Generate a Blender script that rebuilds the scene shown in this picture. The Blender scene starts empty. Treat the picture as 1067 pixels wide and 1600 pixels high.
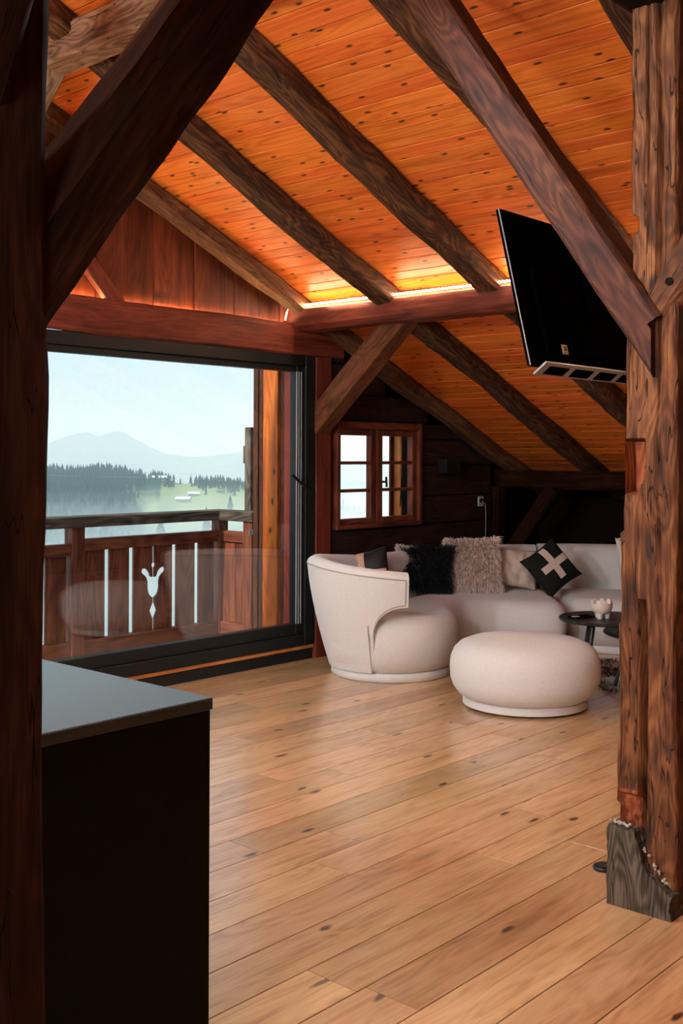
import bpy, bmesh, math, random
from mathutils import Vector, Matrix, noise as mnoise
random.seed(7)
SC = bpy.context.scene
COL = SC.collection
PI = math.pi

# ------------------------------------------------------------------ camera
YAW = math.radians(48.14); ROLL = math.radians(0.24); CAMZ = 1.45
SY, CY = math.sin(YAW), math.cos(YAW)
cam_d = bpy.data.cameras.new('camera'); cam = bpy.data.objects.new('camera', cam_d); COL.objects.link(cam)
cam_d.sensor_fit = 'VERTICAL'; cam_d.sensor_height = 36.0; cam_d.lens = 1722.0 / 1600.0 * 36.0
cam_d.shift_y = -(800.0 - 711.0) / 1600.0
cam_d.clip_start = 0.05; cam_d.clip_end = 20000
cr = Vector((CY, -SY, 0)); cu = Vector((0, 0, 1)); cf = Vector((SY, CY, 0))
r_ = cr * math.cos(ROLL) + cu * math.sin(ROLL); u_ = -cr * math.sin(ROLL) + cu * math.cos(ROLL)
m = Matrix((r_, u_, -cf)).transposed().to_4x4(); m.translation = (0, 0, CAMZ)
cam.matrix_world = m
SC.camera = cam

# ------------------------------------------------------------------ sky, sun, exposure
W = bpy.data.worlds.new('sky'); SC.world = W; W.use_nodes = True
nt = W.node_tree; nt.nodes.clear()
wo = nt.nodes.new('ShaderNodeOutputWorld'); bg = nt.nodes.new('ShaderNodeBackground')
tc = nt.nodes.new('ShaderNodeTexCoord'); sp = nt.nodes.new('ShaderNodeSeparateXYZ'); rp = nt.nodes.new('ShaderNodeValToRGB')
nt.links.new(tc.outputs['Generated'], sp.inputs[0]); nt.links.new(sp.outputs['Z'], rp.inputs[0])
rp.color_ramp.elements[0].position = 0.0; rp.color_ramp.elements[0].color = (0.82, 0.82, 0.78, 1)
rp.color_ramp.elements[1].position = 1.0; rp.color_ramp.elements[1].color = (0.42, 0.62, 0.76, 1)
e_ = rp.color_ramp.elements.new(0.10); e_.color = (0.48, 0.67, 0.75, 1)
e_ = rp.color_ramp.elements.new(0.035); e_.color = (0.66, 0.755, 0.775, 1)
nt.links.new(rp.outputs[0], bg.inputs[0]); bg.inputs[1].default_value = 1.65
nt.links.new(bg.outputs[0], wo.inputs[0])
sun_d = bpy.data.lights.new('sun', 'SUN'); sun_d.energy = 6.0; sun_d.angle = math.radians(1.5); sun_d.color = (1.0, 0.93, 0.80)
sun = bpy.data.objects.new('sun', sun_d); COL.objects.link(sun)
sun.rotation_euler = Vector((0.80, 0.04, -0.58)).to_track_quat('-Z', 'Y').to_euler()
SC.view_settings.view_transform = 'Standard'; SC.view_settings.look = 'None'
SC.view_settings.gamma = 1.0; SC.view_settings.use_curve_mapping = False
SC.view_settings.exposure = 0.0
LED_STRENGTH = 160.0; FILL_GLOBE_STRENGTH = 215.0; FILL_DOME_STRENGTH = 78.0  # globes and domes are added fill lamps, out of view
SC.cycles.volume_bounces = 3

# ------------------------------------------------------------------ materials
def newmat(name):
    mt = bpy.data.materials.new(name); mt.use_nodes = True
    t = mt.node_tree; b = t.nodes['Principled BSDF']
    return mt, t, b
def N(t, kind, **kw):
    n = t.nodes.new(kind)
    for k, v in kw.items(): setattr(n, k, v)
    return n
def plain(name, col, rough=0.6, metal=0.0, spec=0.5, nscale=0, namp=0.15, bump=0.0, bscale=200, sheen=0.0):
    mt, t, b = newmat(name)
    b.inputs['Base Color'].default_value = (*col, 1); b.inputs['Roughness'].default_value = rough
    b.inputs['Metallic'].default_value = metal; b.inputs['Specular IOR Level'].default_value = spec
    if sheen: b.inputs['Sheen Weight'].default_value = sheen
    tcn = N(t, 'ShaderNodeTexCoord')
    if nscale:
        nz = N(t, 'ShaderNodeTexNoise'); nz.inputs['Scale'].default_value = nscale; nz.inputs['Detail'].default_value = 4
        t.links.new(tcn.outputs['Object'], nz.inputs['Vector'])
        mx = N(t, 'ShaderNodeMix', data_type='RGBA')
        mx.inputs['A'].default_value = (*[c * (1 - namp) for c in col], 1); mx.inputs['B'].default_value = (*[min(1, c * (1 + namp)) for c in col], 1)
        t.links.new(nz.outputs['Fac'], mx.inputs['Factor']); t.links.new(mx.outputs['Result'], b.inputs['Base Color'])
    if bump:
        nb = N(t, 'ShaderNodeTexNoise'); nb.inputs['Scale'].default_value = bscale; nb.inputs['Detail'].default_value = 3
        t.links.new(tcn.outputs['Object'], nb.inputs['Vector'])
        bp = N(t, 'ShaderNodeBump'); bp.inputs['Strength'].default_value = bump; bp.inputs['Distance'].default_value = 0.01
        t.links.new(nb.outputs['Fac'], bp.inputs['Height']); t.links.new(bp.outputs['Normal'], b.inputs['Normal'])
    return mt
def emis(name, col, s):
    mt, t, b = newmat(name)
    b.inputs['Base Color'].default_value = (*col, 1)
    b.inputs['Emission Color'].default_value = (*col, 1); b.inputs['Emission Strength'].default_value = s
    return mt
def wood(name, dark, mid, light, grain=(1.2, 22, 22), rough=0.6, spec=0.3, knots=None, var=0.25, bump=0.25, crack=0.0, rings=0.35, pos=(0.3, 0.5, 0.72), hvar=0.0):
    """grain runs along local X; knots=(along, across, size, colour)"""
    mt, t, b = newmat(name); L = t.links.new
    tcn = N(t, 'ShaderNodeTexCoord'); oi = N(t, 'ShaderNodeObjectInfo')
    off = N(t, 'ShaderNodeVectorMath', operation='SCALE'); off.inputs[0].default_value = (37.0, 19.0, 53.0)
    L(oi.outputs['Random'], off.inputs['Scale'])
    add = N(t, 'ShaderNodeVectorMath', operation='ADD'); L(tcn.outputs['Object'], add.inputs[0]); L(off.outputs[0], add.inputs[1])
    def mapped(s):
        mp = N(t, 'ShaderNodeVectorMath', operation='MULTIPLY'); mp.inputs[1].default_value = s; L(add.outputs[0], mp.inputs[0]); return mp.outputs[0]
    n1 = N(t, 'ShaderNodeTexNoise'); n1.inputs['Scale'].default_value = 1; n1.inputs['Detail'].default_value = 5; n1.inputs['Roughness'].default_value = 0.65; n1.inputs['Distortion'].default_value = 0.2
    L(mapped(grain), n1.inputs['Vector'])
    n2 = N(t, 'ShaderNodeTexNoise'); n2.inputs['Scale'].default_value = 1; n2.inputs['Detail'].default_value = 3; n2.inputs['Distortion'].default_value = 0.4
    L(mapped((grain[0] * 1.3, grain[1] * 0.28, grain[2] * 0.28)), n2.inputs['Vector'])
    # cathedral rings: sine of a stretched noise
    n3 = N(t, 'ShaderNodeTexNoise'); n3.inputs['Scale'].default_value = 1; n3.inputs['Detail'].default_value = 1.0
    L(mapped((grain[0] * 0.7, grain[1] * 0.16, grain[2] * 0.16)), n3.inputs['Vector'])
    sn = N(t, 'ShaderNodeMath', operation='MULTIPLY'); sn.inputs[1].default_value = 70; L(n3.outputs['Fac'], sn.inputs[0])
    sn2 = N(t, 'ShaderNodeMath', operation='SINE'); L(sn.outputs[0], sn2.inputs[0])
    a1 = N(t, 'ShaderNodeMath', operation='MULTIPLY_ADD'); a1.inputs[1].default_value = 0.09 * rings / 0.35; L(sn2.outputs[0], a1.inputs[0])
    mixf = N(t, 'ShaderNodeMath', operation='ADD'); L(n1.outputs['Fac'], mixf.inputs[0]); L(n2.outputs['Fac'], mixf.inputs[1])
    hf = N(t, 'ShaderNodeMath', operation='MULTIPLY'); hf.inputs[1].default_value = 0.5; L(mixf.outputs[0], hf.inputs[0])
    L(hf.outputs[0], a1.inputs[2])
    rmp = N(t, 'ShaderNodeValToRGB'); cr_ = rmp.color_ramp
    cr_.elements[0].position = pos[0]; cr_.elements[0].color = (*dark, 1); cr_.elements[1].position = pos[2]; cr_.elements[1].color = (*light, 1)
    e = cr_.elements.new(pos[1]); e.color = (*mid, 1)
    L(a1.outputs[0], rmp.inputs[0]); colr = rmp.outputs[0]
    height = a1.outputs[0]
    if knots:
        ka, kc, ks, kcol = knots
        vo = N(t, 'ShaderNodeTexVoronoi', voronoi_dimensions='2D'); vo.inputs['Scale'].default_value = 1.0
        dn = N(t, 'ShaderNodeTexNoise'); dn.inputs['Scale'].default_value = 9; L(add.outputs[0], dn.inputs['Vector'])
        dm = N(t, 'ShaderNodeVectorMath', operation='MULTIPLY_ADD'); dm.inputs[1].default_value = (0.12, 0.12, 0); L(dn.outputs['Color'], dm.inputs[0]); L(mapped((ka, kc, 0)), dm.inputs[2])
        L(dm.outputs[0], vo.inputs['Vector'])
        mr = N(t, 'ShaderNodeMapRange'); mr.inputs['From Min'].default_value = ks * 0.45; mr.inputs['From Max'].default_value = ks; mr.inputs['To Min'].default_value = 1; mr.inputs['To Max'].default_value = 0
        L(vo.outputs['Distance'], mr.inputs['Value'])
        # only some cells carry a knot
        sc_ = N(t, 'ShaderNodeSeparateColor'); L(vo.outputs['Color'], sc_.inputs[0])
        gt = N(t, 'ShaderNodeMath', operation='GREATER_THAN'); gt.inputs[1].default_value = 0.45; L(sc_.outputs[0], gt.inputs[0])
        km = N(t, 'ShaderNodeMath', operation='MULTIPLY'); L(mr.outputs[0], km.inputs[0]); L(gt.outputs[0], km.inputs[1])
        mx = N(t, 'ShaderNodeMix', data_type='RGBA'); L(km.outputs[0], mx.inputs['Factor']); L(colr, mx.inputs['A']); mx.inputs['B'].default_value = (*kcol, 1)
        colr = mx.outputs['Result']
    if crack:
        cn = N(t, 'ShaderNodeTexNoise'); cn.inputs['Scale'].default_value = 1; cn.inputs['Detail'].default_value = 2
        L(mapped((grain[0] * 0.5, grain[1] * 0.5, grain[2] * 0.5)), cn.inputs['Vector'])
        cs = N(t, 'ShaderNodeMath', operation='SUBTRACT'); cs.inputs[1].default_value = 0.5; L(cn.outputs['Fac'], cs.inputs[0])
        ca = N(t, 'ShaderNodeMath', operation='ABSOLUTE'); L(cs.outputs[0], ca.inputs[0])
        cm = N(t, 'ShaderNodeMapRange'); cm.inputs['From Min'].default_value = 0.0; cm.inputs['From Max'].default_value = 0.006 * crack; cm.inputs['To Min'].default_value = 1; cm.inputs['To Max'].default_value = 0
        L(ca.outputs[0], cm.inputs['Value'])
        mx = N(t, 'ShaderNodeMix', data_type='RGBA'); L(cm.outputs[0], mx.inputs['Factor']); L(colr, mx.inputs['A']); mx.inputs['B'].default_value = (*[c * 0.25 for c in dark], 1)
        colr = mx.outputs['Result']
        hs_ = N(t, 'ShaderNodeMath', operation='MULTIPLY_ADD'); hs_.inputs[1].default_value = -0.8; L(cm.outputs[0], hs_.inputs[0]); L(height, hs_.inputs[2]); height = hs_.outputs[0]
    hsv = N(t, 'ShaderNodeHueSaturation'); L(colr, hsv.inputs['Color'])
    vm = N(t, 'ShaderNodeMapRange'); vm.inputs['To Min'].default_value = 1 - var; vm.inputs['To Max'].default_value = 1 + var; L(oi.outputs['Random'], vm.inputs['Value'])
    L(vm.outputs[0], hsv.inputs['Value'])
    if hvar:
        fr = N(t, 'ShaderNodeMath', operation='MULTIPLY'); fr.inputs[1].default_value = 7.31; L(oi.outputs['Random'], fr.inputs[0])
        fr2 = N(t, 'ShaderNodeMath', operation='FRACT'); L(fr.outputs[0], fr2.inputs[0])
        hm = N(t, 'ShaderNodeMapRange'); hm.inputs['To Min'].default_value = 0.5 - hvar; hm.inputs['To Max'].default_value = 0.5 + hvar; L(fr2.outputs[0], hm.inputs['Value'])
        L(hm.outputs[0], hsv.inputs['Hue'])
    L(hsv.outputs[0], b.inputs['Base Color'])
    b.inputs['Roughness'].default_value = rough; b.inputs['Specular IOR Level'].default_value = spec
    if bump:
        bp = N(t, 'ShaderNodeBump'); bp.inputs['Strength'].default_value = bump; bp.inputs['Distance'].default_value = 0.012
        L(height, bp.inputs['Height']); L(bp.outputs['Normal'], b.inputs['Normal'])
    return mt

M = {}
M['oak'] = wood('oak_plank', (0.33, 0.170, 0.066), (0.53, 0.308, 0.138), (0.64, 0.405, 0.20), grain=(2.2, 60, 60), rough=0.34, spec=0.5,
                knots=(1.5, 4.2, 0.065, (0.06, 0.025, 0.012)), var=0.22, bump=0.04, rings=0.18, pos=(0.30, 0.47, 0.66), hvar=0.008)
_b = M['oak'].node_tree.nodes['Principled BSDF']; _b.inputs['Coat Weight'].default_value = 0.8; _b.inputs['Coat Roughness'].default_value = 0.22; _b.inputs['Coat IOR'].default_value = 1.55
M['pine'] = wood('pine_board', (0.50, 0.090, 0.010), (0.76, 0.172, 0.021), (0.84, 0.235, 0.038), grain=(1.2, 60, 60), rough=0.42, spec=0.4,
                 knots=(4.6, 13.0, 0.13, (0.07, 0.018, 0.004)), var=0.11, bump=0.06, rings=0.3, hvar=0.005)
M['rafter'] = wood('rafter_wood', (0.011, 0.004, 0.0016), (0.056, 0.020, 0.0062), (0.160, 0.066, 0.021), grain=(3.0, 60, 60), rough=0.75, crack=1.2, var=0.15, bump=0.7)
M['brace'] = wood('brace_wood', (0.014, 0.004, 0.0015), (0.056, 0.014, 0.0045), (0.105, 0.033, 0.011), grain=(3.0, 60, 60), rough=0.7, crack=0.5, var=0.12, bump=0.5)
M['beam'] = wood('beam_wood', (0.035, 0.006, 0.003), (0.135, 0.023, 0.010), (0.21, 0.048, 0.020), grain=(2.0, 50, 50), rough=0.6, crack=0.5, var=0.1, bump=0.35, rings=0.12,
                 knots=(1.2, 5.0, 0.12, (0.02, 0.008, 0.005)))
M['gablerafter'] = wood('lighter_rafter_wood', (0.030, 0.012, 0.005), (0.12, 0.052, 0.020), (0.24, 0.12, 0.05), grain=(3.0, 60, 60), rough=0.75, crack=1.0, var=0.0, bump=0.6, rings=0.2)  # rafter wood made lighter: glow of the gable strip put into the colour
M['kneewood'] = wood('knee_brace_wood', (0.028, 0.008, 0.003), (0.12, 0.037, 0.012), (0.21, 0.078, 0.026), grain=(3.0, 60, 60), rough=0.7, crack=0.7, var=0.0, bump=0.5, rings=0.2)  # brighter copy of the brace wood, its lit look put into the colour
M['palebrace'] = wood('pale_brace_wood', (0.09, 0.045, 0.022), (0.24, 0.13, 0.068), (0.40, 0.24, 0.14), grain=(3.0, 50, 50), rough=0.75, crack=1.2, var=0.0, bump=0.6)  # lighter than the other timber: light on upper purlin and brace put into colour
M['post'] = wood('post_wood', (0.018, 0.0055, 0.0016), (0.105, 0.034, 0.009), (0.27, 0.11, 0.034), grain=(4.0, 60, 60), rough=0.75, crack=1.6, var=0.0, bump=0.9, rings=0.2,
                 knots=(2.0, 7.0, 0.13, (0.03, 0.012, 0.006)))
M['rawwood'] = wood('fresh_cut_wood', (0.05, 0.010, 0.003), (0.17, 0.033, 0.007), (0.30, 0.085, 0.02), grain=(3.0, 60, 60), rough=0.7, var=0.0, bump=0.6)
M['darktimber'] = wood('dark_timber', (0.005, 0.0018, 0.0008), (0.017, 0.0055, 0.0022), (0.042, 0.0145, 0.0055), grain=(2.5, 45, 45), rough=0.85, spec=0.08, crack=0.7, var=0.0, bump=0.5, rings=0.15)
M['greywood'] = wood('weathered_grey_wood', (0.018, 0.013, 0.009), (0.075, 0.058, 0.040), (0.16, 0.13, 0.095), grain=(4.0, 90, 90), rough=0.9, crack=1.5, var=0.0, bump=0.9)
M['gable'] = wood('gable_board_wood', (0.030, 0.005, 0.002), (0.12, 0.021, 0.006), (0.20, 0.045, 0.012), grain=(1.6, 45, 45), rough=0.5, spec=0.4, var=0.35, bump=0.2, rings=0.15,
                  knots=(1.5, 5.0, 0.10, (0.02, 0.006, 0.003)))
M['log'] = wood('wall_log_wood', (0.007, 0.003, 0.002), (0.024, 0.009, 0.005), (0.055, 0.020, 0.009), grain=(2.0, 40, 40), rough=0.7, var=0.2, bump=0.5, crack=0.6)
M['sash'] = wood('window_sash_wood', (0.06, 0.014, 0.007), (0.16, 0.038, 0.017), (0.23, 0.062, 0.026), grain=(1.2, 25, 25), rough=0.5, var=0.08, bump=0.15)
M['shutter'] = wood('shutter_wood', (0.42, 0.10, 0.015), (0.66, 0.20, 0.035), (0.75, 0.28, 0.06), grain=(1.0, 20, 20), rough=0.5, var=0.05, bump=0.1)
M['balcony'] = wood('balcony_wood', (0.055, 0.013, 0.007), (0.155, 0.040, 0.019), (0.23, 0.075, 0.037), grain=(1.4, 40, 40), rough=0.55, var=0.14, bump=0.2)
M['rail'] = wood('weathered_rail_wood', (0.03, 0.020, 0.015), (0.085, 0.060, 0.046), (0.18, 0.14, 0.115), grain=(1.6, 45, 45), rough=0.8, var=0.1, bump=0.4)
M['redboard'] = wood('red_board_wood', (0.22, 0.022, 0.010), (0.42, 0.05, 0.022), (0.48, 0.085, 0.04), grain=(1.0, 18, 18), rough=0.55, var=0.05, bump=0.15)
M['orangeboard'] = wood('orange_board_wood', (0.30, 0.055, 0.006), (0.52, 0.115, 0.012), (0.60, 0.17, 0.022), grain=(1.4, 40, 40), rough=0.5, var=0.05, bump=0.15, knots=(3.5, 6, 0.12, (0.12, 0.025, 0.006)))
M['strip'] = wood('sill_strip_wood', (0.35, 0.11, 0.025), (0.52, 0.19, 0.05), (0.62, 0.27, 0.08), rough=0.5, var=0, bump=0.1)
M['void'] = plain('dark_backing', (0.008, 0.004, 0.003), 0.9, spec=0.1)
M['black'] = plain('black_metal_frame', (0.008, 0.010, 0.010), 0.45, spec=0.3, nscale=6, namp=0.2)
M['gasket'] = plain('grey_gasket', (0.30, 0.32, 0.32), 0.4)
M['counter_top'] = plain('matte_counter_top', (0.030, 0.045, 0.050), 0.30, spec=0.75, nscale=9, namp=0.12, bump=0.02, bscale=60)
M['counter'] = plain('matte_counter_panel', (0.005, 0.005, 0.004), 0.7, spec=0.1, nscale=4, namp=0.2)
M['sofa'] = plain('boucle_fabric', (0.69, 0.69, 0.655), 0.95, spec=0.1, nscale=60, namp=0.08, bump=0.35, bscale=220, sheen=0.25)
M['seam'] = plain('boucle_seam', (0.40, 0.36, 0.32), 0.95, spec=0.1)  # darker than the sofa fabric: shading along the seam put into the colour
M['cream'] = plain('cream_cushion_fabric', (0.62, 0.53, 0.43), 0.9, spec=0.1, nscale=30, namp=0.06, bump=0.15, bscale=300)
M['ivory'] = plain('ivory_woven_fabric', (0.68, 0.63, 0.56), 0.95, spec=0.1, nscale=80, namp=0.12, bump=0.4, bscale=160)
M['darkgreen'] = plain('dark_green_black_fabric', (0.008, 0.012, 0.009), 0.85, spec=0.2, nscale=40, namp=0.3, bump=0.2, bscale=200)
M['greyblack'] = plain('charcoal_leather', (0.016, 0.015, 0.015), 0.55, spec=0.25, nscale=10, namp=0.3, bump=0.15, bscale=60)
M['furpink'] = plain('pink_beige_fur', (0.84, 0.65, 0.55), 0.8, spec=0.2, nscale=12, namp=0.2)
M['furpale'] = plain('pale_fur', (0.93, 0.82, 0.74), 0.8, spec=0.2)
M['furrose'] = plain('rose_fur', (0.62, 0.40, 0.31), 0.8, spec=0.2)
M['furblack'] = plain('black_fur', (0.012, 0.013, 0.014), 0.55, spec=0.4, nscale=12, namp=0.4)
M['furwhite'] = plain('white_fur', (0.62, 0.55, 0.49), 0.8, spec=0.2, nscale=12, namp=0.15)
M['strapcream'] = plain('cream_felt', (0.70, 0.60, 0.50), 0.95, spec=0.1, nscale=90, namp=0.1, bump=0.4, bscale=200)
M['strappink'] = plain('blush_felt', (0.66, 0.40, 0.29), 0.95, spec=0.1, nscale=90, namp=0.1, bump=0.3, bscale=200)
M['tableblack'] = wood('black_table_wood', (0.006, 0.007, 0.007), (0.018, 0.021, 0.021), (0.05, 0.056, 0.056), grain=(4, 40, 40), rough=0.4, spec=0.5, var=0, bump=0.4)
M['ceramic'] = plain('white_ceramic', (0.75, 0.66, 0.57), 0.5, spec=0.4)
M['tv'] = plain('black_plastic', (0.0015, 0.0015, 0.0015), 0.8, spec=0.0)
M['tvgrey'] = plain('silver_plastic', (0.34, 0.35, 0.36), 0.4, spec=0.5)
M['label'] = plain('beige_sticker', (0.42, 0.30, 0.17), 0.7)
M['ink'] = plain('sticker_ink', (0.03, 0.025, 0.02), 0.8)
M['socket'] = plain('white_plastic', (0.55, 0.52, 0.48), 0.5)
M['cord'] = plain('pale_cord', (0.30, 0.27, 0.23), 0.7)
M['stone'] = plain('grey_gravel_stone', (0.16, 0.16, 0.15), 0.95, nscale=40, namp=0.4, bump=0.6, bscale=60)
M['plaster'] = plain('white_mortar', (0.36, 0.32, 0.27), 0.95, nscale=40, namp=0.2, bump=0.5, bscale=60)
M['led'] = emis('warm_led', (1.0, 0.73, 0.46), LED_STRENGTH)
M['led_gable'] = emis('warm_led_gable', (1.0, 0.62, 0.28), LED_STRENGTH * 0.7)
M['led_bead'] = emis('led_bead', (1.0, 0.78, 0.52), 14)
M['globe'] = emis('lamp_globe', (0.80, 0.93, 1.0), FILL_GLOBE_STRENGTH)
M['dome_light'] = emis('dome_diffuser', (0.88, 0.95, 1.0), FILL_DOME_STRENGTH)
M['globe_dim'] = emis('lamp_globe_dim', (0.80, 0.93, 1.0), FILL_GLOBE_STRENGTH * 0.4)
M['deck'] = wood('balcony_deck_wood', (0.14, 0.11, 0.085), (0.30, 0.25, 0.20), (0.45, 0.40, 0.34), rough=0.8, var=0.1, bump=0.3)
# glass: transparent with the reflection of a real pane
def glassmat():
    mt = bpy.data.materials.new('window_glass'); mt.use_nodes = True; t = mt.node_tree; t.nodes.clear(); L = t.links.new
    o = N(t, 'ShaderNodeOutputMaterial'); tr = N(t, 'ShaderNodeBsdfTransparent'); gl = N(t, 'ShaderNodeBsdfGlossy'); gl.inputs['Roughness'].default_value = 0.0
    tr.inputs[0].default_value = (0.975, 0.985, 0.985, 1)
    lw = N(t, 'ShaderNodeLayerWeight'); lw.inputs['Blend'].default_value = 0.5
    pw = N(t, 'ShaderNodeMath', operation='POWER'); pw.inputs[1].default_value = 5; L(lw.outputs['Facing'], pw.inputs[0])
    ma = N(t, 'ShaderNodeMath', operation='MULTIPLY_ADD'); ma.inputs[1].default_value = 0.955; ma.inputs[2].default_value = 0.045; L(pw.outputs[0], ma.inputs[0])
    mx = N(t, 'ShaderNodeMixShader'); L(ma.outputs[0], mx.inputs[0]); L(tr.outputs[0], mx.inputs[1]); L(gl.outputs[0], mx.inputs[2]); L(mx.outputs[0], o.inputs[0])
    return mt
M['glass'] = glassmat()

# ------------------------------------------------------------------ helpers
def link(name, me, mat=None, parent=None, loc=None, mw=None, smooth=None):
    o = bpy.data.objects.new(name, me); COL.objects.link(o)
    if mat is not None and len(me.materials) == 0: me.materials.append(M[mat])
    if parent is not None: o.parent = parent
    if mw is not None: o.matrix_local = mw
    elif loc is not None: o.location = loc
    if smooth is not None:
        me.polygons.foreach_set('use_smooth', [True] * len(me.polygons))
        if smooth > 0: me.set_sharp_from_angle(angle=math.radians(smooth))
    return o
def mesh(vs, fs, name='m'):
    me = bpy.data.meshes.new(name); me.from_pydata([tuple(v) for v in vs], [], fs); me.update(); return me
def tag(o, label=None, cat=None, group=None, kind=None):
    if label: o['label'] = label
    if cat: o['category'] = cat
    if group: o['group'] = group
    if kind: o['kind'] = kind
    return o
def empty(name, loc=(0, 0, 0), rz=0):
    o = bpy.data.objects.new(name, None); COL.objects.link(o); o.location = loc; o.rotation_euler = (0, 0, rz); o.empty_display_size = 0.1; return o
def fixn(me):
    bm = bmesh.new(); bm.from_mesh(me); bmesh.ops.recalc_face_normals(bm, faces=bm.faces); bm.to_mesh(me); bm.free(); return me
_bc = {}
def boxme(l, w, h, b=0.004, seg=1):
    """bevelled box centred on the origin; shared between equal calls"""
    k = (round(l, 4), round(w, 4), round(h, 4), round(b, 4), seg)
    if k in _bc: return _bc[k]
    bm = bmesh.new(); bmesh.ops.create_cube(bm, size=1.0)
    bmesh.ops.scale(bm, vec=(l, w, h), verts=bm.verts)
    if b > 0: bmesh.ops.bevel(bm, geom=bm.edges[:], offset=min(b, min(l, w, h) * 0.45), segments=seg, affect='EDGES', profile=0.5)
    me = bpy.data.meshes.new('box'); bm.to_mesh(me); bm.free(); _bc[k] = me; return me
def cpy(me, mat):
    k = (me.name, mat)
    if k not in _bc:
        c = me.copy(); c.materials.clear(); c.materials.append(M[mat]); _bc[k] = c
    return _bc[k]
def box(name, x0, x1, y0, y1, z0, z1, mat, parent=None, b=0.004, ax='x'):
    """axis aligned box; ax = world axis along which the grain (local X) runs"""
    d = (x1 - x0, y1 - y0, z1 - z0); c = ((x0 + x1) / 2, (y0 + y1) / 2, (z0 + z1) / 2)
    if parent is not None: c = tuple(c[i] - parent.location[i] for i in range(3))
    if ax == 'x': me = boxme(*d, b); R = Matrix.Identity(4)
    elif ax == 'y': me = boxme(d[1], d[0], d[2], b); R = Matrix.Rotation(PI / 2, 4, 'Z')
    else: me = boxme(d[2], d[1], d[0], b); R = Matrix.Rotation(-PI / 2, 4, 'Y')
    return link(name, cpy(me, mat), None, parent, mw=Matrix.Translation(c) @ R)
def frame_of(p0, p1, up=(0, 0, 1)):
    p0 = Vector(p0); p1 = Vector(p1); x = (p1 - p0).normalized(); up = Vector(up)
    y = up.cross(x).normalized(); z = x.cross(y)
    mt = Matrix((x, y, z)).transposed().to_4x4(); mt.translation = p0; return mt, (p1 - p0).length
def timber(name, p0, p1, w, h, mat, seed=1, amp=0.006, ch=0.018, up=(0, 0, 1), parent=None, seg=0.05, fine=0.0, taper=1.0, cut0=None, cut1=None):
    """hand-hewn beam along local X from p0 to p1; w across (local Y), h along up (local Z)"""
    mw, L = frame_of(p0, p1, up); n = max(8, int(L / seg)); vs = []; fs = []
    prof = []
    for (sx, sz) in ((1, 1), (-1, 1), (-1, -1), (1, -1)):
        a = [(sx * (w / 2), sz * (h / 2 - ch)), (sx * (w / 2 - ch), sz * (h / 2))]
        if sx * sz < 0: a.reverse()
        prof += a
    # subdivide the sides once
    pr = []
    for i in range(8):
        a = prof[i]; b = prof[(i + 1) % 8]; pr.append(a)
        if i % 2 == 1:
            for q in (0.33, 0.67): pr.append((a[0] + (b[0] - a[0]) * q, a[1] + (b[1] - a[1]) * q))
    k = len(pr)
    for i in range(n + 1):
        x = L * i / n; tp = 1 + (taper - 1) * i / n
        wob = Vector((0, mnoise.noise((x * 0.9, seed * 7.1, 0)) * amp * 2.2, mnoise.noise((x * 0.9, seed * 3.3, 5)) * amp * 2.2))
        for (y, z) in pr:
            d = mnoise.noise((x * 2.2 + seed * 11.3, y * 9 + seed, z * 9)) * amp * 1.6 + mnoise.noise((x * 9 + seed, y * 30, z * 30)) * (amp * 0.5 + fine)
            f = 1 + d / max(0.02, math.hypot(y, z))
            yv, zv = y * f * tp + wob.y, z * f * tp + wob.z; xv = x
            cn = cut0 if i == 0 else (cut1 if i == n else None)
            if cn is not None:
                ln_ = mw.to_3x3().inverted() @ Vector(cn); xv = x - (ln_.y * yv + ln_.z * zv) / ln_.x
            vs.append((xv, yv, zv))
    for i in range(n):
        for j in range(k):
            a = i * k + j; b = i * k + (j + 1) % k; fs.append((a, b, b + k, a + k))
    fs.append(tuple(range(k))[::-1]); fs.append(tuple(range(n * k, n * k + k)))
    me = fixn(mesh(vs, fs))
    return link(name, me, mat, parent, mw=mw, smooth=38)
def prism(name, poly, axis, a0, a1, mat, parent=None, loc=None, grain=None):
    """extrude a 2-D polygon. axis 'y': poly in (x, z); axis 'x': poly in (y, z); axis 'z': poly in (x, y)"""
    n = len(poly); vs = []
    for a in (a0, a1):
        for (p, q) in poly: vs.append({'y': (p, a, q), 'x': (a, p, q), 'z': (p, q, a)}[axis])
    fs = [tuple(range(n)), tuple(range(n, 2 * n))[::-1]] + [(i, (i + 1) % n, n + (i + 1) % n, n + i) for i in range(n)]
    if grain == 'z':       # store rotated so that the grain runs up
        R = Matrix.Rotation(-PI / 2, 4, 'Y'); Ri = R.inverted(); vs = [Ri @ Vector(v) for v in vs]
        return link(name, fixn(mesh(vs, fs)), mat, parent, mw=(Matrix.Translation(loc) if loc else Matrix.Identity(4)) @ R)
    return link(name, fixn(mesh(vs, fs)), mat, parent, loc=loc)
def tube(name, pts, r, mat, parent=None, k=8, taper=None):
    pts = [Vector(p) for p in pts]; vs = []; fs = []
    for i, p in enumerate(pts):
        d = (pts[min(i + 1, len(pts) - 1)] - pts[max(i - 1, 0)]).normalized()
        a = d.orthogonal().normalized() if abs(d.z) > 0.95 else d.cross(Vector((0, 0, 1))).normalized(); b = d.cross(a)
        rr = r * (1 if taper is None else 1 + (taper - 1) * i / (len(pts) - 1))
        for j in range(k):
            t = 2 * PI * j / k; vs.append(p + a * math.cos(t) * rr + b * math.sin(t) * rr)
    for i in range(len(pts) - 1):
        for j in range(k):
            q = i * k + j; s = i * k + (j + 1) % k; fs.append((q, s, s + k, q + k))
    fs.append(tuple(range(k))[::-1]); fs.append(tuple(range((len(pts) - 1) * k, len(pts) * k)))
    return link(name, fixn(mesh(vs, fs)), mat, parent, smooth=50)
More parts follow.
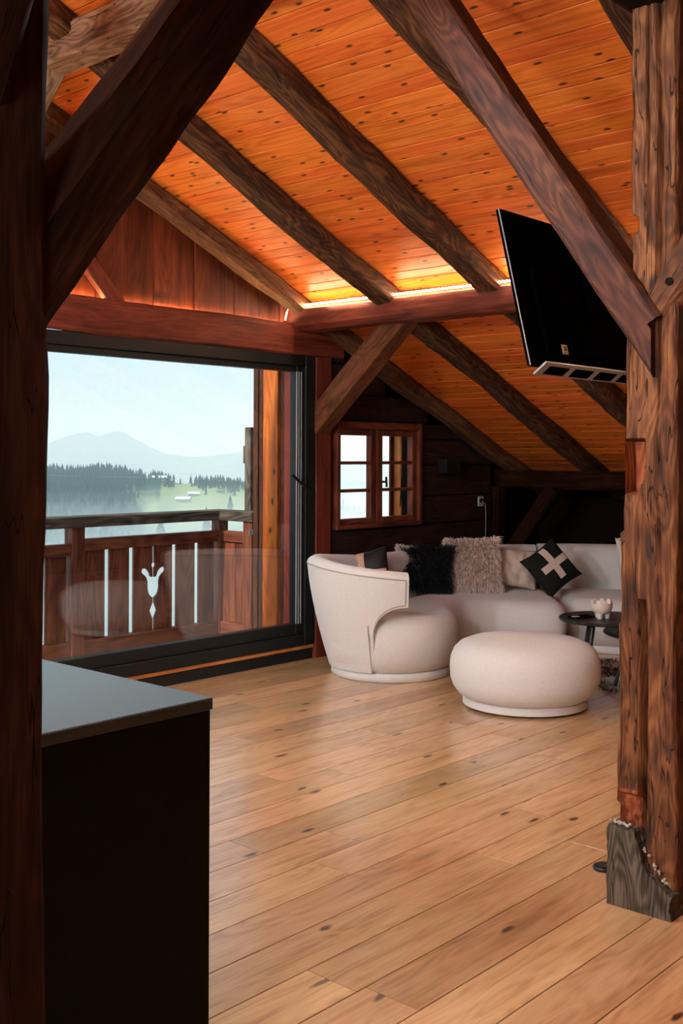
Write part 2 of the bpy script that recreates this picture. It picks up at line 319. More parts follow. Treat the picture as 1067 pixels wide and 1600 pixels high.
def lathe(name, prof, mat, parent=None, loc=None, k=48, fn=None, caps=True):
    vs = []; fs = []
    for (r, z) in prof:
        for j in range(k):
            t = 2 * PI * j / k; p = Vector((r * math.cos(t), r * math.sin(t), z)); vs.append(fn(p, t) if fn else p)
    for i in range(len(prof) - 1):
        for j in range(k):
            a = i * k + j; b = i * k + (j + 1) % k; fs.append((a, b, b + k, a + k))
    if caps: fs.append(tuple(range(k))[::-1]); fs.append(tuple(range((len(prof) - 1) * k, len(prof) * k)))
    return link(name, fixn(mesh(vs, fs)), mat, parent, loc=loc, smooth=40)
def WP(D, s, z=0.0): return Vector((SY * D + CY * s, CY * D - SY * s, z))   # floor-plan helper: distance and sideways offset
ROOF = lambda X: 4.869 - 0.42 * X
RIDGE = 2.1
RL = lambda X: ROOF(RIDGE) - 0.42 * (RIDGE - X)
RA = math.atan(0.42)

# ================================================================== THE ROOM
# ---- floor
floor = tag(empty('floor'), kind='structure')
box('subfloor', -4.6, 8.95, -4.0, 5.42, -0.06, -0.024, 'void', floor, b=0)
PW = 0.1865; Y0 = 1.392 - 0.1865 * 10
# joints read off the photograph: (row, x of the joint)
row = 0; y = Y0
known = {}
while y < 5.40:
    y1 = min(y + PW, 5.405); rr = random.Random(row * 31 + 5)
    vis = y1 > 0.9
    x = -4.6 if not vis else -0.6 - rr.random() * 1.6
    if vis: box('plank', -4.6, x, y + 0.0012, y1 - 0.0012, -0.024, -0.0005, 'oak', floor, b=0.0016)
    while x < 8.9:
        ln = rr.choice((1.35, 1.8, 2.2, 2.2)) + rr.random() * 0.15
        if not vis: ln = 20
        x1 = min(x + ln, 8.92)
        if 8.92 - x1 < 0.5: x1 = 8.92
        box('plank', x + 0.0008, x1 - 0.0008, y + 0.0018, y1 - 0.0018, -0.024, 0.0, 'oak', floor, b=0.0005)
        x = x1
    row += 1; y += PW

# ---- ceiling: pine boards on both slopes
ceil = tag(empty('ceiling'), kind='structure')
def slab(name, x0, x1, f, t0, t1, parent, mat):
    return prism(name, [(x0, f(x0) + t0), (x1, f(x1) + t0), (x1, f(x1) + t1), (x0, f(x0) + t1)], 'y', -4.0, 5.70, mat, parent)
slab('roof_deck', RIDGE, 8.95, ROOF, 0.026, 0.10, ceil, 'void')
slab('roof_deck', -4.7, RIDGE, RL, 0.026, 0.10, ceil, 'void')
slab('pine_lining', -4.6, RIDGE, RL, 0.002, 0.024, ceil, 'pine')
x = 8.92; i = 0
xr = 3.60                       # a seam seen in the photograph
seams = []
q = xr; kk = 0
while q > RIDGE + 0.02: seams.append(q); q -= (0.118 if kk % 2 == 0 else 0.082); kk += 1
q = xr; kk = 0
while q < 8.9: q += (0.082 if kk % 2 == 0 else 0.118); seams.append(q); kk += 1
seams = sorted(seams)
for a, b in zip(seams[:-1], seams[1:]):
    ln = (b - a) / math.cos(RA) - 0.0042; xm = (a + b) / 2
    me = cpy(boxme(9.6, ln, 0.02, 0.003), 'pine')
    mw = Matrix.Translation((xm, 0.67, ROOF(xm) + 0.011)) @ Matrix.Rotation(RA, 4, 'Y') @ Matrix.Rotation(PI / 2, 4, 'Z')
    link('board', me, None, ceil, mw=mw)

# ---- gable wall (towards the balcony)
gab = tag(empty('wall_back'), kind='structure')
WY0, WY1 = 5.475, 5.56
prism('wall_core', [(-4.6, 0), (0.6, 0), (0.6, 2.2), (-4.6, 2.2)], 'y', WY0, WY1, 'void', gab)
prism('wall_core', [(-4.3, 2.2), (5.74, 2.2), (5.74, ROOF(5.74)), (RIDGE, ROOF(RIDGE)), (RIDGE - 4.36, RL(RIDGE - 4.36))], 'y', WY0, WY1, 'void', gab)
prism('wall_core', [(5.73, -0.05), (5.99, -0.05), (5.99, ROOF(5.99)), (5.73, ROOF(5.73))], 'y', WY0, WY1, 'void', gab)
prism('wall_core', [(5.99, 1.66), (6.93, 1.66), (6.93, ROOF(6.93)), (5.99, ROOF(5.99))], 'y', WY0, WY1, 'void', gab)
prism('wall_core', [(5.99, -0.05), (6.93, -0.05), (6.93, 0.92), (5.99, 0.92)], 'y', WY0, WY1, 'void', gab)
prism('wall_core', [(6.93, -0.05), (8.95, -0.05), (8.95, ROOF(8.95)), (6.93, ROOF(6.93))], 'y', WY0, WY1, 'void', gab)
bx_ = [0.30, 0.55, 0.78, 1.02, 1.24, 1.48, 1.70, 1.90, 2.10, 2.30, 2.52, 2.77, 3.0, 3.22, 3.45, 3.68, 3.90, 4.13, 4.33, 4.526, 4.664, 4.874, 5.01, 5.242, 5.44, 5.74]
for i, (a, b) in enumerate(zip(bx_[:-1], bx_[1:])):
    a += 0.0025; b -= 0.0025; dz = (0.0, 0.006, 0.002, 0.009)[i % 4]
    prism('board', [(a, 2.22), (b, 2.22), (b, min(ROOF(b), RL(b)) - 0.002), (a, min(ROOF(a), RL(a)) - 0.002)], 'y', 5.455 + dz, 5.474, 'gable', gab, grain='z')
# horizontal logs beside and around the small window
zl = [0.0, 0.23, 0.45, 0.66, 0.895]
for i, (a, b) in enumerate(zip(zl[:-1], zl[1:])):
    box('log', 5.91, 8.0, 5.40 + 0.006 * (i % 2), 5.475, a + 0.003, b - 0.003, 'log', gab, b=0.012)
for i, (a, b) in enumerate(((0.895, 1.12), (1.12, 1.37), (1.37, 1.58), (1.58, 1.70))):
    box('log', 6.97, 7.98, 5.40 + 0.008 * (i % 2), 5.475, a + 0.003, b - 0.003, 'log', gab, b=0.012)
for i, (a, b) in enumerate(((1.70, 1.90), (1.90, 2.12), (2.12, 2.32))):
    xe = min((4.869 - b) / 0.42, 7.4)
    box('log', 5.91, xe, 5.40 + 0.008 * (i % 2), 5.475, a + 0.003, b - 0.003, 'log', gab, b=0.012)
# ---- other walls
wr = tag(prism('wall_right', [(-4.0, -0.05), (5.56, -0.05), (5.56, 1.22), (-4.0, 1.22)], 'x', 8.88, 8.95, 'void'), kind='structure')
wl = tag(prism('wall_left', [(-4.0, -0.05), (5.56, -0.05), (5.56, 1.25), (-4.0, 1.25)], 'x', -4.68, -4.6, 'gable'), kind='structure')
wf = tag(prism('wall_front', [(-4.68, -0.05), (8.95, -0.05), (8.95, ROOF(8.95)), (RIDGE, ROOF(RIDGE)), (-4.68, RL(-4.68))], 'y', -4.05, -4.0, 'gable'), kind='structure')

# ---- big sliding window
w1 = tag(empty('window_1'), kind='structure')
XL, XR = 0.60, 5.73
box('frame', XR - 0.10, XR, 5.385, 5.50, 0.105, 2.155, 'black', w1, ax='z')
box('frame', XL, XL + 0.10, 5.385, 5.50, 0.105, 2.155, 'black', w1, ax='z')
box('frame', XL + 0.10, XR - 0.10, 5.385, 5.50, 2.075, 2.155, 'black', w1)
box('frame', XL + 0.10, XR - 0.10, 5.385, 5.50, 0.105, 0.185, 'black', w1)
sash = box('sash', XR - 0.172, XR - 0.1005, 5.405, 5.475, 0.1855, 2.0745, 'black', w1, ax='z')
box('sash', XL + 0.1005, XL + 0.172, 5.405, 5.475, 0.1855, 2.0745, 'black', w1, ax='z')
box('sash', XL + 0.172, XR - 0.172, 5.405, 5.475, 2.035, 2.0745, 'black', w1)
box('sash', XL + 0.172, XR - 0.172, 5.405, 5.475, 0.1855, 0.262, 'black', w1)
for gx in (XR - 0.1735, XR - 0.152, XR - 0.128): box('gasket', gx - 0.0025, gx + 0.0025, 5.398, 5.4055, 0.262, 2.035, 'gasket', w1, b=0)
box('sash', 2.50, 2.66, 5.400, 5.480, 0.262, 2.035, 'black', w1, ax='z')
for (a, b) in ((XL + 0.168, 2.504), (2.656, XR - 0.168)):
    box('pane', a, b, 5.430, 5.434, 0.258, 2.038, 'glass', w1, b=0)
    box('pane', a, b, 5.452, 5.456, 0.258, 2.038, 'glass', w1, b=0)
box('kickboard', XL, XR, 5.405, 5.50, 0.0, 0.077, 'black', w1, b=0.003)
box('sill_strip', XL, XR, 5.395, 5.50, 0.0775, 0.1045, 'strip', w1, b=0.003)
hd = timber('handle', (5.655, 5.352, 1.184), (5.452, 5.345, 1.313), 0.016, 0.020, 'black', parent=w1, amp=0.0, ch=0.005, seg=0.02)
tube('handle_rosette', [(5.655, 5.384, 1.187), (5.655, 5.345, 1.187)], 0.016, 'black', w1, k=14)

# ---- small casement window
w2 = tag(empty('window_2'), kind='structure')
box('window_frame', 5.955, 5.995, 5.375, 5.50, 0.90, 1.70, 'sash', w2, ax='z')
box('window_frame', 6.925, 6.965, 5.375, 5.50, 0.90, 1.70, 'sash', w2, ax='z')
box('window_frame', 5.995, 6.925, 5.375, 5.50, 1.645, 1.70, 'sash', w2)
box('window_frame', 5.995, 6.925, 5.375, 5.50, 0.90, 0.935, 'sash', w2)
for (a, b, left) in ((5.996, 6.43, True), (6.432, 6.924, False)):
    s0, s1 = (0.035, 0.072) if left else (0.072, 0.055)
    if left: a2, b2 = 6.012, 6.360
    else: a2, b2 = 6.502, 6.868
    sa = box('sash', a, a2, 5.40, 5.45, 0.936, 1.644, 'sash', w2, ax='z')
    box('sash', b2, b, 5.40, 5.45, 0.936, 1.644, 'sash', w2, ax='z')
    box('sash', a2, b2, 5.40, 5.45, 1.597, 1.644, 'sash', w2)
    box('sash', a2, b2, 5.40, 5.45, 0.936, 0.978, 'sash', w2)
    for zz in (1.185, 1.392): box('glazing_bar', a2, b2, 5.402, 5.448, zz - 0.012, zz + 0.012, 'sash', w2)
    for (z0, z1) in ((0.978, 1.173), (1.197, 1.380), (1.404, 1.597)):
        box('pane', a2 - 0.003, b2 + 0.003, 5.424, 5.428, z0 - 0.003, z1 + 0.003, 'glass', w2, b=0)
tube('window_handle', [(6.49, 5.40, 1.247), (6.49, 5.36, 1.247)], 0.008, 'black', w2)
tube('window_handle_lever', [(6.492, 5.358, 1.285), (6.495, 5.355, 1.207)], 0.009, 'black', w2)

# ================================================================== TIMBER FRAME
tag(timber('tie_beam', (0.5, 5.40, 2.262), (6.02, 5.40, 2.262), 0.056, 0.215, 'beam', 3, amp=0.004, ch=0.012), 'reddish brown squared tie beam lying across the top of the big window', 'beam')
tag(timber('wall_post', (5.818, 5.43, 0.0), (5.818, 5.43, 2.15), 0.10, 0.165, 'beam', 5, amp=0.003, ch=0.008, up=(1, 0, 0)), 'reddish brown upright post between the big window and the small casement', 'post')
RY = [(5.27, 5.405), (4.49, 4.65), (3.67, 3.84), (2.75, 2.93), (1.93, 2.10)]
rl = ['pine-toned rafter against the boarded gable wall, lit by the light strip', 'hewn rafter second from the gable, between gable rafter and middle rafter', 'hewn middle rafter running down past the television top corner', 'dark hewn rafter partly behind the big knee brace of the thick post', 'dark rafter cut off by the frame beside the thick post top']
for i, (a, b) in enumerate(RY):
    h = 0.12; off = h / 2 / math.cos(RA) - 0.004
    x0 = RIDGE + 0.02; x1 = 8.75
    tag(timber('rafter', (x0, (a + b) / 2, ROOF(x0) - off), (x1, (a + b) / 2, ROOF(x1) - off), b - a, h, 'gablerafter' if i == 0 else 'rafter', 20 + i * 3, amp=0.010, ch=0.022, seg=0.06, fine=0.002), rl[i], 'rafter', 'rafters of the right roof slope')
tag(timber('purlin', (5.60, 5.52, 2.405), (5.60, -3.9, 2.395), 0.20, 0.175, 'beam', 9, amp=0.006, ch=0.035, seg=0.06), 'red-brown rounded purlin crossing under the rafters with a light strip on top', 'beam')
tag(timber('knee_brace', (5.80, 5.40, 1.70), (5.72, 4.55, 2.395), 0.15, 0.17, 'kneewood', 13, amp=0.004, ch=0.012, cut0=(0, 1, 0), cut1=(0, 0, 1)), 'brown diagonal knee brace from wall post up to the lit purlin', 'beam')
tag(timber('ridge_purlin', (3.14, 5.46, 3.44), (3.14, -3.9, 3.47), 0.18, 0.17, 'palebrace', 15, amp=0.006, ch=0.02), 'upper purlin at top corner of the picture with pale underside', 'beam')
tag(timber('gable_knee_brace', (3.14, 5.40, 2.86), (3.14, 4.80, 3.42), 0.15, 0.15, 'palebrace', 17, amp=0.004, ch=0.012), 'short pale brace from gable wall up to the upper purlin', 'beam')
tag(timber('gable_strut', (4.02, 5.405, 2.34), (3.30, 5.405, 3.10), 0.06, 0.10, 'beam', 19, amp=0.003, ch=0.008, up=(0.7, 0, 0.7)), 'slim slanted strut on the gable boards above the tie beam', 'beam')
# eave plate and its supports
tag(timber('eave_plate', (8.17, 5.47, 1.25), (8.17, -3.9, 1.25), 0.16, 0.15, 'darktimber', 23, amp=0.005, ch=0.02), 'dark horizontal eave plate running behind the sofa under the rafter feet', 'beam')
tag(timber('corner_post', (8.06, 5.40, 0.0), (8.06, 5.40, 1.18), 0.11, 0.12, 'darktimber', 25, amp=0.003, ch=0.01, up=(1, 0, 0)), 'dark short post in the corner behind the sofa, beside the socket', 'post')
tag(timber('eave_brace', (8.14, 5.34, 0.55), (8.14, 4.86, 1.18), 0.12, 0.13, 'darktimber', 27, amp=0.004, ch=0.012), 'dark slanted brace under the eave plate behind the sofa', 'beam')
# knee brace of the thick post
tag(timber('post_knee_brace', (3.325, 1.600, 1.815), (3.315, 2.70, 3.42), 0.15, 0.135, 'brace', 31, amp=0.004, ch=0.014, fine=0.001, cut0=(0, 1, 0)), 'long reddish diagonal brace rising from thick post in front of the television', 'beam')
tag(timber('peg_brace', (3.30, 1.605, 1.92), (3.30, 1.18, 2.50), 0.06, 0.13, 'post', 33, amp=0.004, ch=0.03), 'brown brace with a peg hole let into the thick post', 'beam')
pb = [o for o in COL.objects if o.name == 'peg_brace'][0]
tube('peg_hole', [(3.27, 1.546, 2.00), (3.262, 1.546, 2.00)], 0.013, 'void', k=14).parent = None
ph = COL.objects['peg_hole']; ph.parent = pb; ph.matrix_parent_inverse = pb.matrix_basis.inverted()
# collar between the two posts (above the frame)
tag(timber('collar_beam', (0.8, 1.63, 2.99), (3.6, 1.63, 2.99), 0.18, 0.18, 'darktimber', 35, amp=0.004), 'dark collar beam at the top edge, resting on the thick post', 'beam')
# left truss post and braces, near the camera
tag(timber('truss_post', (0.915, 1.63, 0.0), (0.915, 1.63, 3.1), 0.20, 0.20, 'darktimber', 37, amp=0.006, ch=0.02, up=(1, 0, 0)), 'dark timber post at the picture edge beside the black counter', 'post')
tag(timber('truss_brace', (0.906, 1.63, 1.612), (1.886, 1.63, 2.955), 0.17, 0.145, 'darktimber', 41, amp=0.006, ch=0.03, seg=0.03, fine=0.002), 'big dark diagonal brace crossing in front of the gable window top', 'beam')
tag(timber('post_side_brace', (0.885, 1.66, 1.88), (0.885, 1.12, 2.85), 0.10, 0.12, 'darktimber', 43, amp=0.004, ch=0.02), 'very dark brace in the top corner above the dark timber post', 'beam')

# ---- the thick hewn post
def hewn_post():
    t = empty('hewn_post', (3.39, 1.625, 0)); tag(t, 'thick hand-hewn brown timber post with old notches on a grey wooden foot', 'post')
    H = 3.45; n = 300; k = 112; vs = []; fs = []
    hw, hd = 0.112, 0.100   # half sizes in x and y
    ring = []
    for sd in range(4):
        for q in range(k // 4):
            t_ = -1 + 2 * q / (k // 4); rx = 0.10; a_ = abs(t_)
            e_ = 1.0 if a_ < 1 - rx * 1.6 else 1 - rx * ((a_ - 1 + rx * 1.6) / (rx * 1.6)) ** 2
            p_ = [(-e_, t_), (t_, e_), (e_, -t_), (-t_, -e_)][sd]; l_ = math.hypot(*p_)
            nx, ny = [(-1, 0), (0, 1), (1, 0), (0, -1)][sd]
            if a_ > 0.9: nx, ny = p_[0] / l_, p_[1] / l_
            ring.append((p_[0], p_[1], nx, ny))
    for i in range(n + 1):
        z = 0.004 + (H - 0.004) * i / n
        # edge positions of the y+ side read from the photograph
        yy = 0.100
        for (z0, z1, v) in ((0.0, 0.32, 0.090), (0.32, 0.9, 0.106), (0.9, 1.20, 0.098), (1.20, 1.36, 0.086), (1.36, 1.52, 0.084), (1.52, 1.85, 0.082), (1.85, 2.17, 0.062), (2.17, 2.23, 0.036), (2.23, 3.6, 0.062)):
            if z0 <= z < z1: yy = v
        for j in range(k):
            px, py, c, s = ring[j]; x = px * hw; y = py * (yy if py > 0 else hd)
            # axe-cut facets
            v = mnoise.voronoi((x * 9, y * 9 + 4, z * 5.0))[0]; fac = (v[1] - v[0]) if len(v) > 1 else v[0]
            d = mnoise.noise((x * 9, y * 9, z * 1.8)) * 0.016 + (0.5 - min(v[0], 1)) * 0.012 + mnoise.noise((x * 30, y * 30, z * 12)) * 0.004 + mnoise.noise((x * 60, y * 60, z * 9)) * 0.003
            # vertical shakes
            for (yc, dep, za, zb) in ((0.012, 0.045, 0.2, 0.99), (-0.045, 0.010, 0.9, 1.9), (-0.04, 0.018, 2.0, 3.3), (0.0, 0.012, 2.1, 3.3)):
                if c < 0 and za < z < zb:
                    wv = yc + mnoise.noise((z * 2, yc * 50, 3)) * 0.012
                    g = abs(y - wv); wd = 0.018 if dep > 0.03 else (0.012 if dep > 0.015 else 0.007)
                    if g < wd: d -= dep * (1 - g / wd)
            # mortise notch at the window-side corner
            nz = 0.0
            if c < -0.1 and 1.335 < z < 1.500:
                lim = 0.005 + max(0, (1.385 - z)) * 0.6 + mnoise.noise((z * 40, 1, 1)) * 0.005
                if y > lim: nz = 0.055
            # splintered foot end
            if c < 0 and z < 0.36 and y > 0.03 - (0.36 - z) * 0.1: nz = max(nz, 0.022 + mnoise.noise((y * 60, z * 50, 7)) * 0.012)
            vs.append((x + c * d + nz, y + s * d - (0.010 if nz else 0), z))
    for i in range(n):
        for j in range(k):
            a = i * k + j; b = i * k + (j + 1) % k; fs.append((a, b, b + k, a + k))
    fs.append(tuple(range(k))[::-1]); fs.append(tuple(range(n * k, n * k + k)))
    R = Matrix.Rotation(-PI / 2, 4, 'Y'); Ri = R.inverted()
    me = fixn(mesh([Ri @ Vector(v) for v in vs], fs))
    me.materials.append(M['post']); me.materials.append(M['rawwood'])
    for p in me.polygons:
        cz = p.center; w = R @ cz
        if w.x < 0 and ((1.33 < w.z < 1.505 and w.x > -0.085 and w.y > -0.01) or (w.z < 0.37 and w.y > 0.02)): p.material_index = 1
    link('shaft', me, None, t, mw=R, smooth=32)
    # weathered grey foot with a broken top edge
    prof = [(0.116, 0.0), (0.118, 0.10), (0.114, 0.16), (0.117, 0.24), (0.110, 0.262), (0.085, 0.258), (0.055, 0.25), (0.03, 0.262), (0.015, 0.235), (0.002, 0.20), (-0.005, 0.165), (-0.022, 0.135), (-0.045, 0.112), (-0.07, 0.098), (-0.093, 0.088), (-0.105, 0.075), (-0.098, 0.04), (-0.106, 0.0)]
    pr = []
    for (a, b) in zip(prof, prof[1:] + prof[:1]):
        nn = 4
        for q in range(nn):
            y = a[0] + (b[0] - a[0]) * q / nn; z = a[1] + (b[1] - a[1]) * q / nn
            if z > 0.01: y += mnoise.noise((y * 50, z * 50, 0)) * 0.006; z += mnoise.noise((y * 60, z * 60, 9)) * 0.006
            pr.append((y, z))
    ft = prism('foot', pr, 'x', -0.150, 0.125, 'greywood', t, grain='z')
    ft['label'] = 'grey weathered wooden foot with broken edge'
    # mortar crumbs along the break
    bm = bmesh.new(); rr = random.Random(3)
    for q in range(60):
        f = rr.random()
        pts = [(0.112, 0.265), (0.04, 0.258)] if f < 0.62 else [(0.0, 0.2), (-0.09, 0.094)]
        g = rr.random(); y = pts[0][0] + (pts[1][0] - pts[0][0]) * g; z = pts[0][1] + (pts[1][1] - pts[0][1]) * g
        bmesh.ops.create_icosphere(bm, subdivisions=1, radius=0.0022 + rr.random() * 0.0035, matrix=Matrix.Translation((-0.138 + rr.random() * 0.02, y, z + 0.003)) @ Matrix.Scale(0.6 + rr.random(), 4, (0, 1, 0)))
    me = bpy.data.meshes.new('crumbs'); bm.to_mesh(me); bm.free()
    o = link('mortar_crumbs', me, 'plaster', t); o['kind'] = 'stuff'
hewn_post()
# small door stop behind the foot
ds = empty('door_stop', (3.50, 1.892, 0)); tag(ds, 'small black round door stop on the floor behind the grey post foot', 'door stop')
lathe('base', [(0.0, 0.0), (0.036, 0.0), (0.038, 0.008), (0.034, 0.014), (0.0, 0.014)][1:4], 'black', ds)
lathe('ring', [(0.024, 0.0135), (0.030, 0.016), (0.024, 0.019)], 'black', ds)

# ---- light strips
def ledstrip(name, p0, p1, label, w=0.010, beads=True, step=0.026, mat='led'):
    t = empty(name, p0); tag(t, label, 'light strip'); d = Vector(p1) - Vector(p0)
    mw, L = frame_of((0, 0, 0), d)
    link('diffuser', boxme(L, w, 0.006, 0.001), mat, t, mw=mw @ Matrix.Translation((L / 2, 0, 0)))
    if beads:
        bm = bmesh.new(); n = int(L / step)
        for i in range(n):
            bmesh.ops.create_cube(bm, size=1, matrix=mw @ Matrix.Translation((step * (i + 0.5), 0.0, 0.006)) @ Matrix.Diagonal((0.009, 0.008, 0.006, 1)))
        me = bpy.data.meshes.new('beads'); bm.to_mesh(me); bm.free()
        o = link('led_beads', me, 'led_bead', t); o['kind'] = 'stuff'
    return t
ledstrip('light_strip', (5.492, 5.40, 2.482), (5.492, 0.4, 2.475), 'warm beaded light strip lying along the top of the purlin', w=0.007)
ledstrip('gable_light_strip', (2.6, 5.441, 2.361), (5.46, 5.441, 2.361), 'warm light strip hidden on the tie beam in front of gable boards', w=0.006, beads=False, mat='led_gable')
tube('strip_end', [(5.50, 5.41, 2.50), (5.485, 5.415, 2.485), (5.47, 5.42, 2.44), (5.465, 5.43, 2.39)], 0.005, 'led_bead', k=6)
se = COL.objects['strip_end']; ls = COL.objects['light_strip']; se.parent = ls; se.location = -Vector(ls.location)

# ================================================================== COUNTER
ct = empty('kitchen_counter', (1.16, 2.6, 0)); tag(ct, 'black kitchen counter with a matte stone top beside the dark post', 'counter')
box('end_panel', 0.66, 1.663, 1.885, 1.925, 0.0, 0.872, 'counter', ct, b=0.002)
box('side_panel', 1.643, 1.663, 1.9255, 3.40, 0.0, 0.872, 'counter', ct, b=0.002)
box('body', 0.68, 1.642, 1.926, 3.38, 0.05, 0.871, 'counter', ct, b=0.002)
box('countertop', 0.655, 1.667, 1.880, 3.41, 0.8725, 0.90, 'counter_top', ct, b=0.0025)

# ================================================================== SOFA
def smooth_closed(pts, n):
    """Catmull-Rom through closed control points"""
    out = []; k = len(pts)
    for i in range(k):
        p0, p1, p2, p3 = (Vector(pts[(i + j - 1) % k]) for j in range(4))
        for q in range(n):
            t = q / n
            out.append(0.5 * ((2 * p1) + (-p0 + p2) * t + (2 * p0 - 5 * p1 + 4 * p2 - p3) * t * t + (-p0 + 3 * p1 - 3 * p2 + p3) * t ** 3))
    return out
def smooth_open(pts, n):
    pts = [Vector(p) for p in pts]; pts = [pts[0] * 2 - pts[1]] + pts + [pts[-1] * 2 - pts[-2]]; out = []
    for i in range(1, len(pts) - 2):
        p0, p1, p2, p3 = pts[i - 1:i + 3]
        for q in range(n):
            t = q / n; out.append(0.5 * ((2 * p1) + (-p0 + p2) * t + (2 * p0 - 5 * p1 + 4 * p2 - p3) * t * t + (-p0 + 3 * p1 - 3 * p2 + p3) * t ** 3))
    out.append(pts[-2]); return out
def pad(name, outline, prof, mat, parent, crown=0.0):
    """upholstered block: outline (plan), prof = list of (inset, z)"""
    k = len(outline); area = sum(outline[i].x * outline[(i + 1) % k].y - outline[(i + 1) % k].x * outline[i].y for i in range(k))
    if area < 0: outline = outline[::-1]
    nrm = []
    for i in range(k):
        d = (outline[(i + 1) % k] - outline[i - 1]).normalized(); nrm.append(Vector((d.y, -d.x)))
    vs = []; fs = []
    for (ins, z) in prof:
        for p, nn in zip(outline, nrm): q = p - nn * ins; vs.append((q.x, q.y, z))
    for r in range(len(prof) - 1):
        for i in range(k):
            a = r * k + i; b = r * k + (i + 1) % k; fs.append((a, b, b + k, a + k))
    fs.append(tuple(range(k))[::-1]); fs.append(tuple(range((len(prof) - 1) * k, len(prof) * k)))
    return link(name, fixn(mesh(vs, fs)), mat, parent, smooth=60)
sofa = empty('curved_sofa', WP(8.0, 1.3)); tag(sofa, 'long curved cream boucle sofa with a rounded high arm by the window', 'sofa')
so = Vector(sofa.location)
def LP(D, s): w = WP(D, s); return Vector((w.x - so.x, w.y - so.y))
TC = (7.40, 0.335)
def TP(phi, r):    # phi from the camera-facing side, positive towards the window
    a = math.radians(phi); return (TC[0] - math.cos(a) * r, TC[1] - math.sin(a) * r)
seat1 = [TP(p, 0.465) for p in (60, 35, 10, -15, -40, -65, -90)] + [(7.66, 0.80), (7.86, 0.90), (7.88, 1.06), (7.78, 1.28), (7.72, 1.48), (7.80, 1.60), (8.1, 1.63), (8.5, 1.63), (8.72, 1.60), (8.86, 1.35), (8.72, 0.98), (8.42, 0.66), (8.0, 0.36), (7.80, 0.18), (7.62, -0.06), (7.42, -0.10)]
SEATP = [(0.10, 0.052), (0.06, 0.075), (0.025, 0.13), (0.006, 0.20), (0.0, 0.26), (0.004, 0.315), (0.02, 0.358), (0.045, 0.390), (0.075, 0.406), (0.10, 0.412), (0.115, 0.4135)]
pad('seat', smooth_closed([LP(*p) for p in seat1], 6), SEATP, 'sofa', sofa)
seat2 = [(8.70, 1.66), (8.3, 1.655), (8.10, 1.69), (8.02, 1.86), (7.92, 2.15), (7.74, 2.5), (7.46, 2.85), (7.50, 3.02), (7.75, 3.20), (8.05, 3.25), (8.40, 2.95), (8.68, 2.5), (8.80, 2.1), (8.83, 1.8)]
pad('seat', smooth_closed([LP(*p) for p in seat2], 6), [(a, z - 0.01 if z > 0.1 else z) for a, z in SEATP], 'sofa', sofa)
pl1 = [TP(p, 0.465) for p in (150, 120, 90, 60, 35, 10, -15, -40, -65, -90)] + seat1[7:18] + [(8.0, 0.5)]
pad('plinth', smooth_closed([LP(*p) for p in pl1], 5), [(0.075, 0.0), (0.066, 0.006), (0.066, 0.05), (0.075, 0.056)], 'sofa', sofa)
pad('plinth', smooth_closed([LP(*p) for p in seat2], 4), [(0.085, 0.0), (0.076, 0.006), (0.076, 0.05), (0.085, 0.056)], 'sofa', sofa)
def backrest(path, zt, zb, base_in, thick, name='backrest'):
    """path: list of plan points on the outer top edge; zt, zb, base_in, thick: values per station"""
    n = len(path); vs = []; fs = []; first = None
    for i in range(n):
        p = path[i]; d = (path[min(i + 1, n - 1)] - path[max(i - 1, 0)]).normalized(); inn = Vector((-d.y, d.x)) * SIDE
        t = thick[i]; top = zt[i]; bot = zb[i]; bi = base_in[i]; H = top - 0.05
        def off(z): return bi * max(0.0, (top - z) / H) ** 1.5     # the outer face leans in towards the floor
        pts = []
        r = t * 0.36
        for q in range(9):                                   # outer face
            z = bot + (top - r - bot) * q / 8; pts.append((off(z), z))
        for q in range(1, 8):                                # rolled top
            a = PI * q / 8; pts.append((t / 2 - math.cos(a) * t / 2, top - r + math.sin(a) * r))
        for q in range(7):                                   # inner face
            z = top - r + (bot - top + r) * q / 6; pts.append((t + off(z) * 0.9, z))
        k = len(pts)
        for (o_, z) in pts: w = p + inn * o_; vs.append((w.x, w.y, z))
    for i in range(n - 1):
        for j in range(k):
            a = i * k + j; b = i * k + (j + 1) % k; fs.append((a, b, b + k, a + k))
    fs.append(tuple(range(k))); fs.append(tuple(range((n - 1) * k, n * k))[::-1])
    return link(name, fixn(mesh(vs, fs)), 'sofa', sofa, smooth=50), vs, k
SIDE = -1
ctl = [TP(p, 0.565) for p in range(-9, 125, 6)]
ctl += [(7.97, 0.03), (8.24, 0.26), (8.55, 0.53), (8.83, 0.83), (9.02, 1.14), (9.08, 1.40), (9.08, 1.585)]
path = smooth_open([LP(*p) for p in ctl], 3)
# arc length from the arm end
al = [0.0]
for a, b in zip(path[:-1], path[1:]): al.append(al[-1] + (b - a).length)
inn_test = Vector(LP(*TC))
SIDE = 1
d0 = (path[1] - path[0]); 
if Vector((-d0.y, d0.x)).dot(inn_test - path[0]) < 0: SIDE = -1
zt = []; zb = []; bi = []; th = []
for s_ in al:
    zt.append(0.715 + 0.062 * min(1, s_ / 0.75) - 0.05 * max(0, min(1, (s_ - 1.1) / 0.6)))
    if s_ < 0.24: zb.append(0.30 + 0.20 * max(0, 1 - (s_ / 0.24) ** 2.2) ** 0.5)
    elif s_ < 0.262: zb.append(0.30 - (s_ - 0.24) / 0.022 * 0.24)
    else: zb.append(0.06)
    bi.append(0.155 - 0.08 * max(0, min(1, (s_ - 1.0) / 0.5)))
    th.append(0.125 + 0.03 * max(0, min(1, (s_ - 0.9) / 0.5)))
bo, bvs, bk = backrest(path, zt, zb, bi, th)
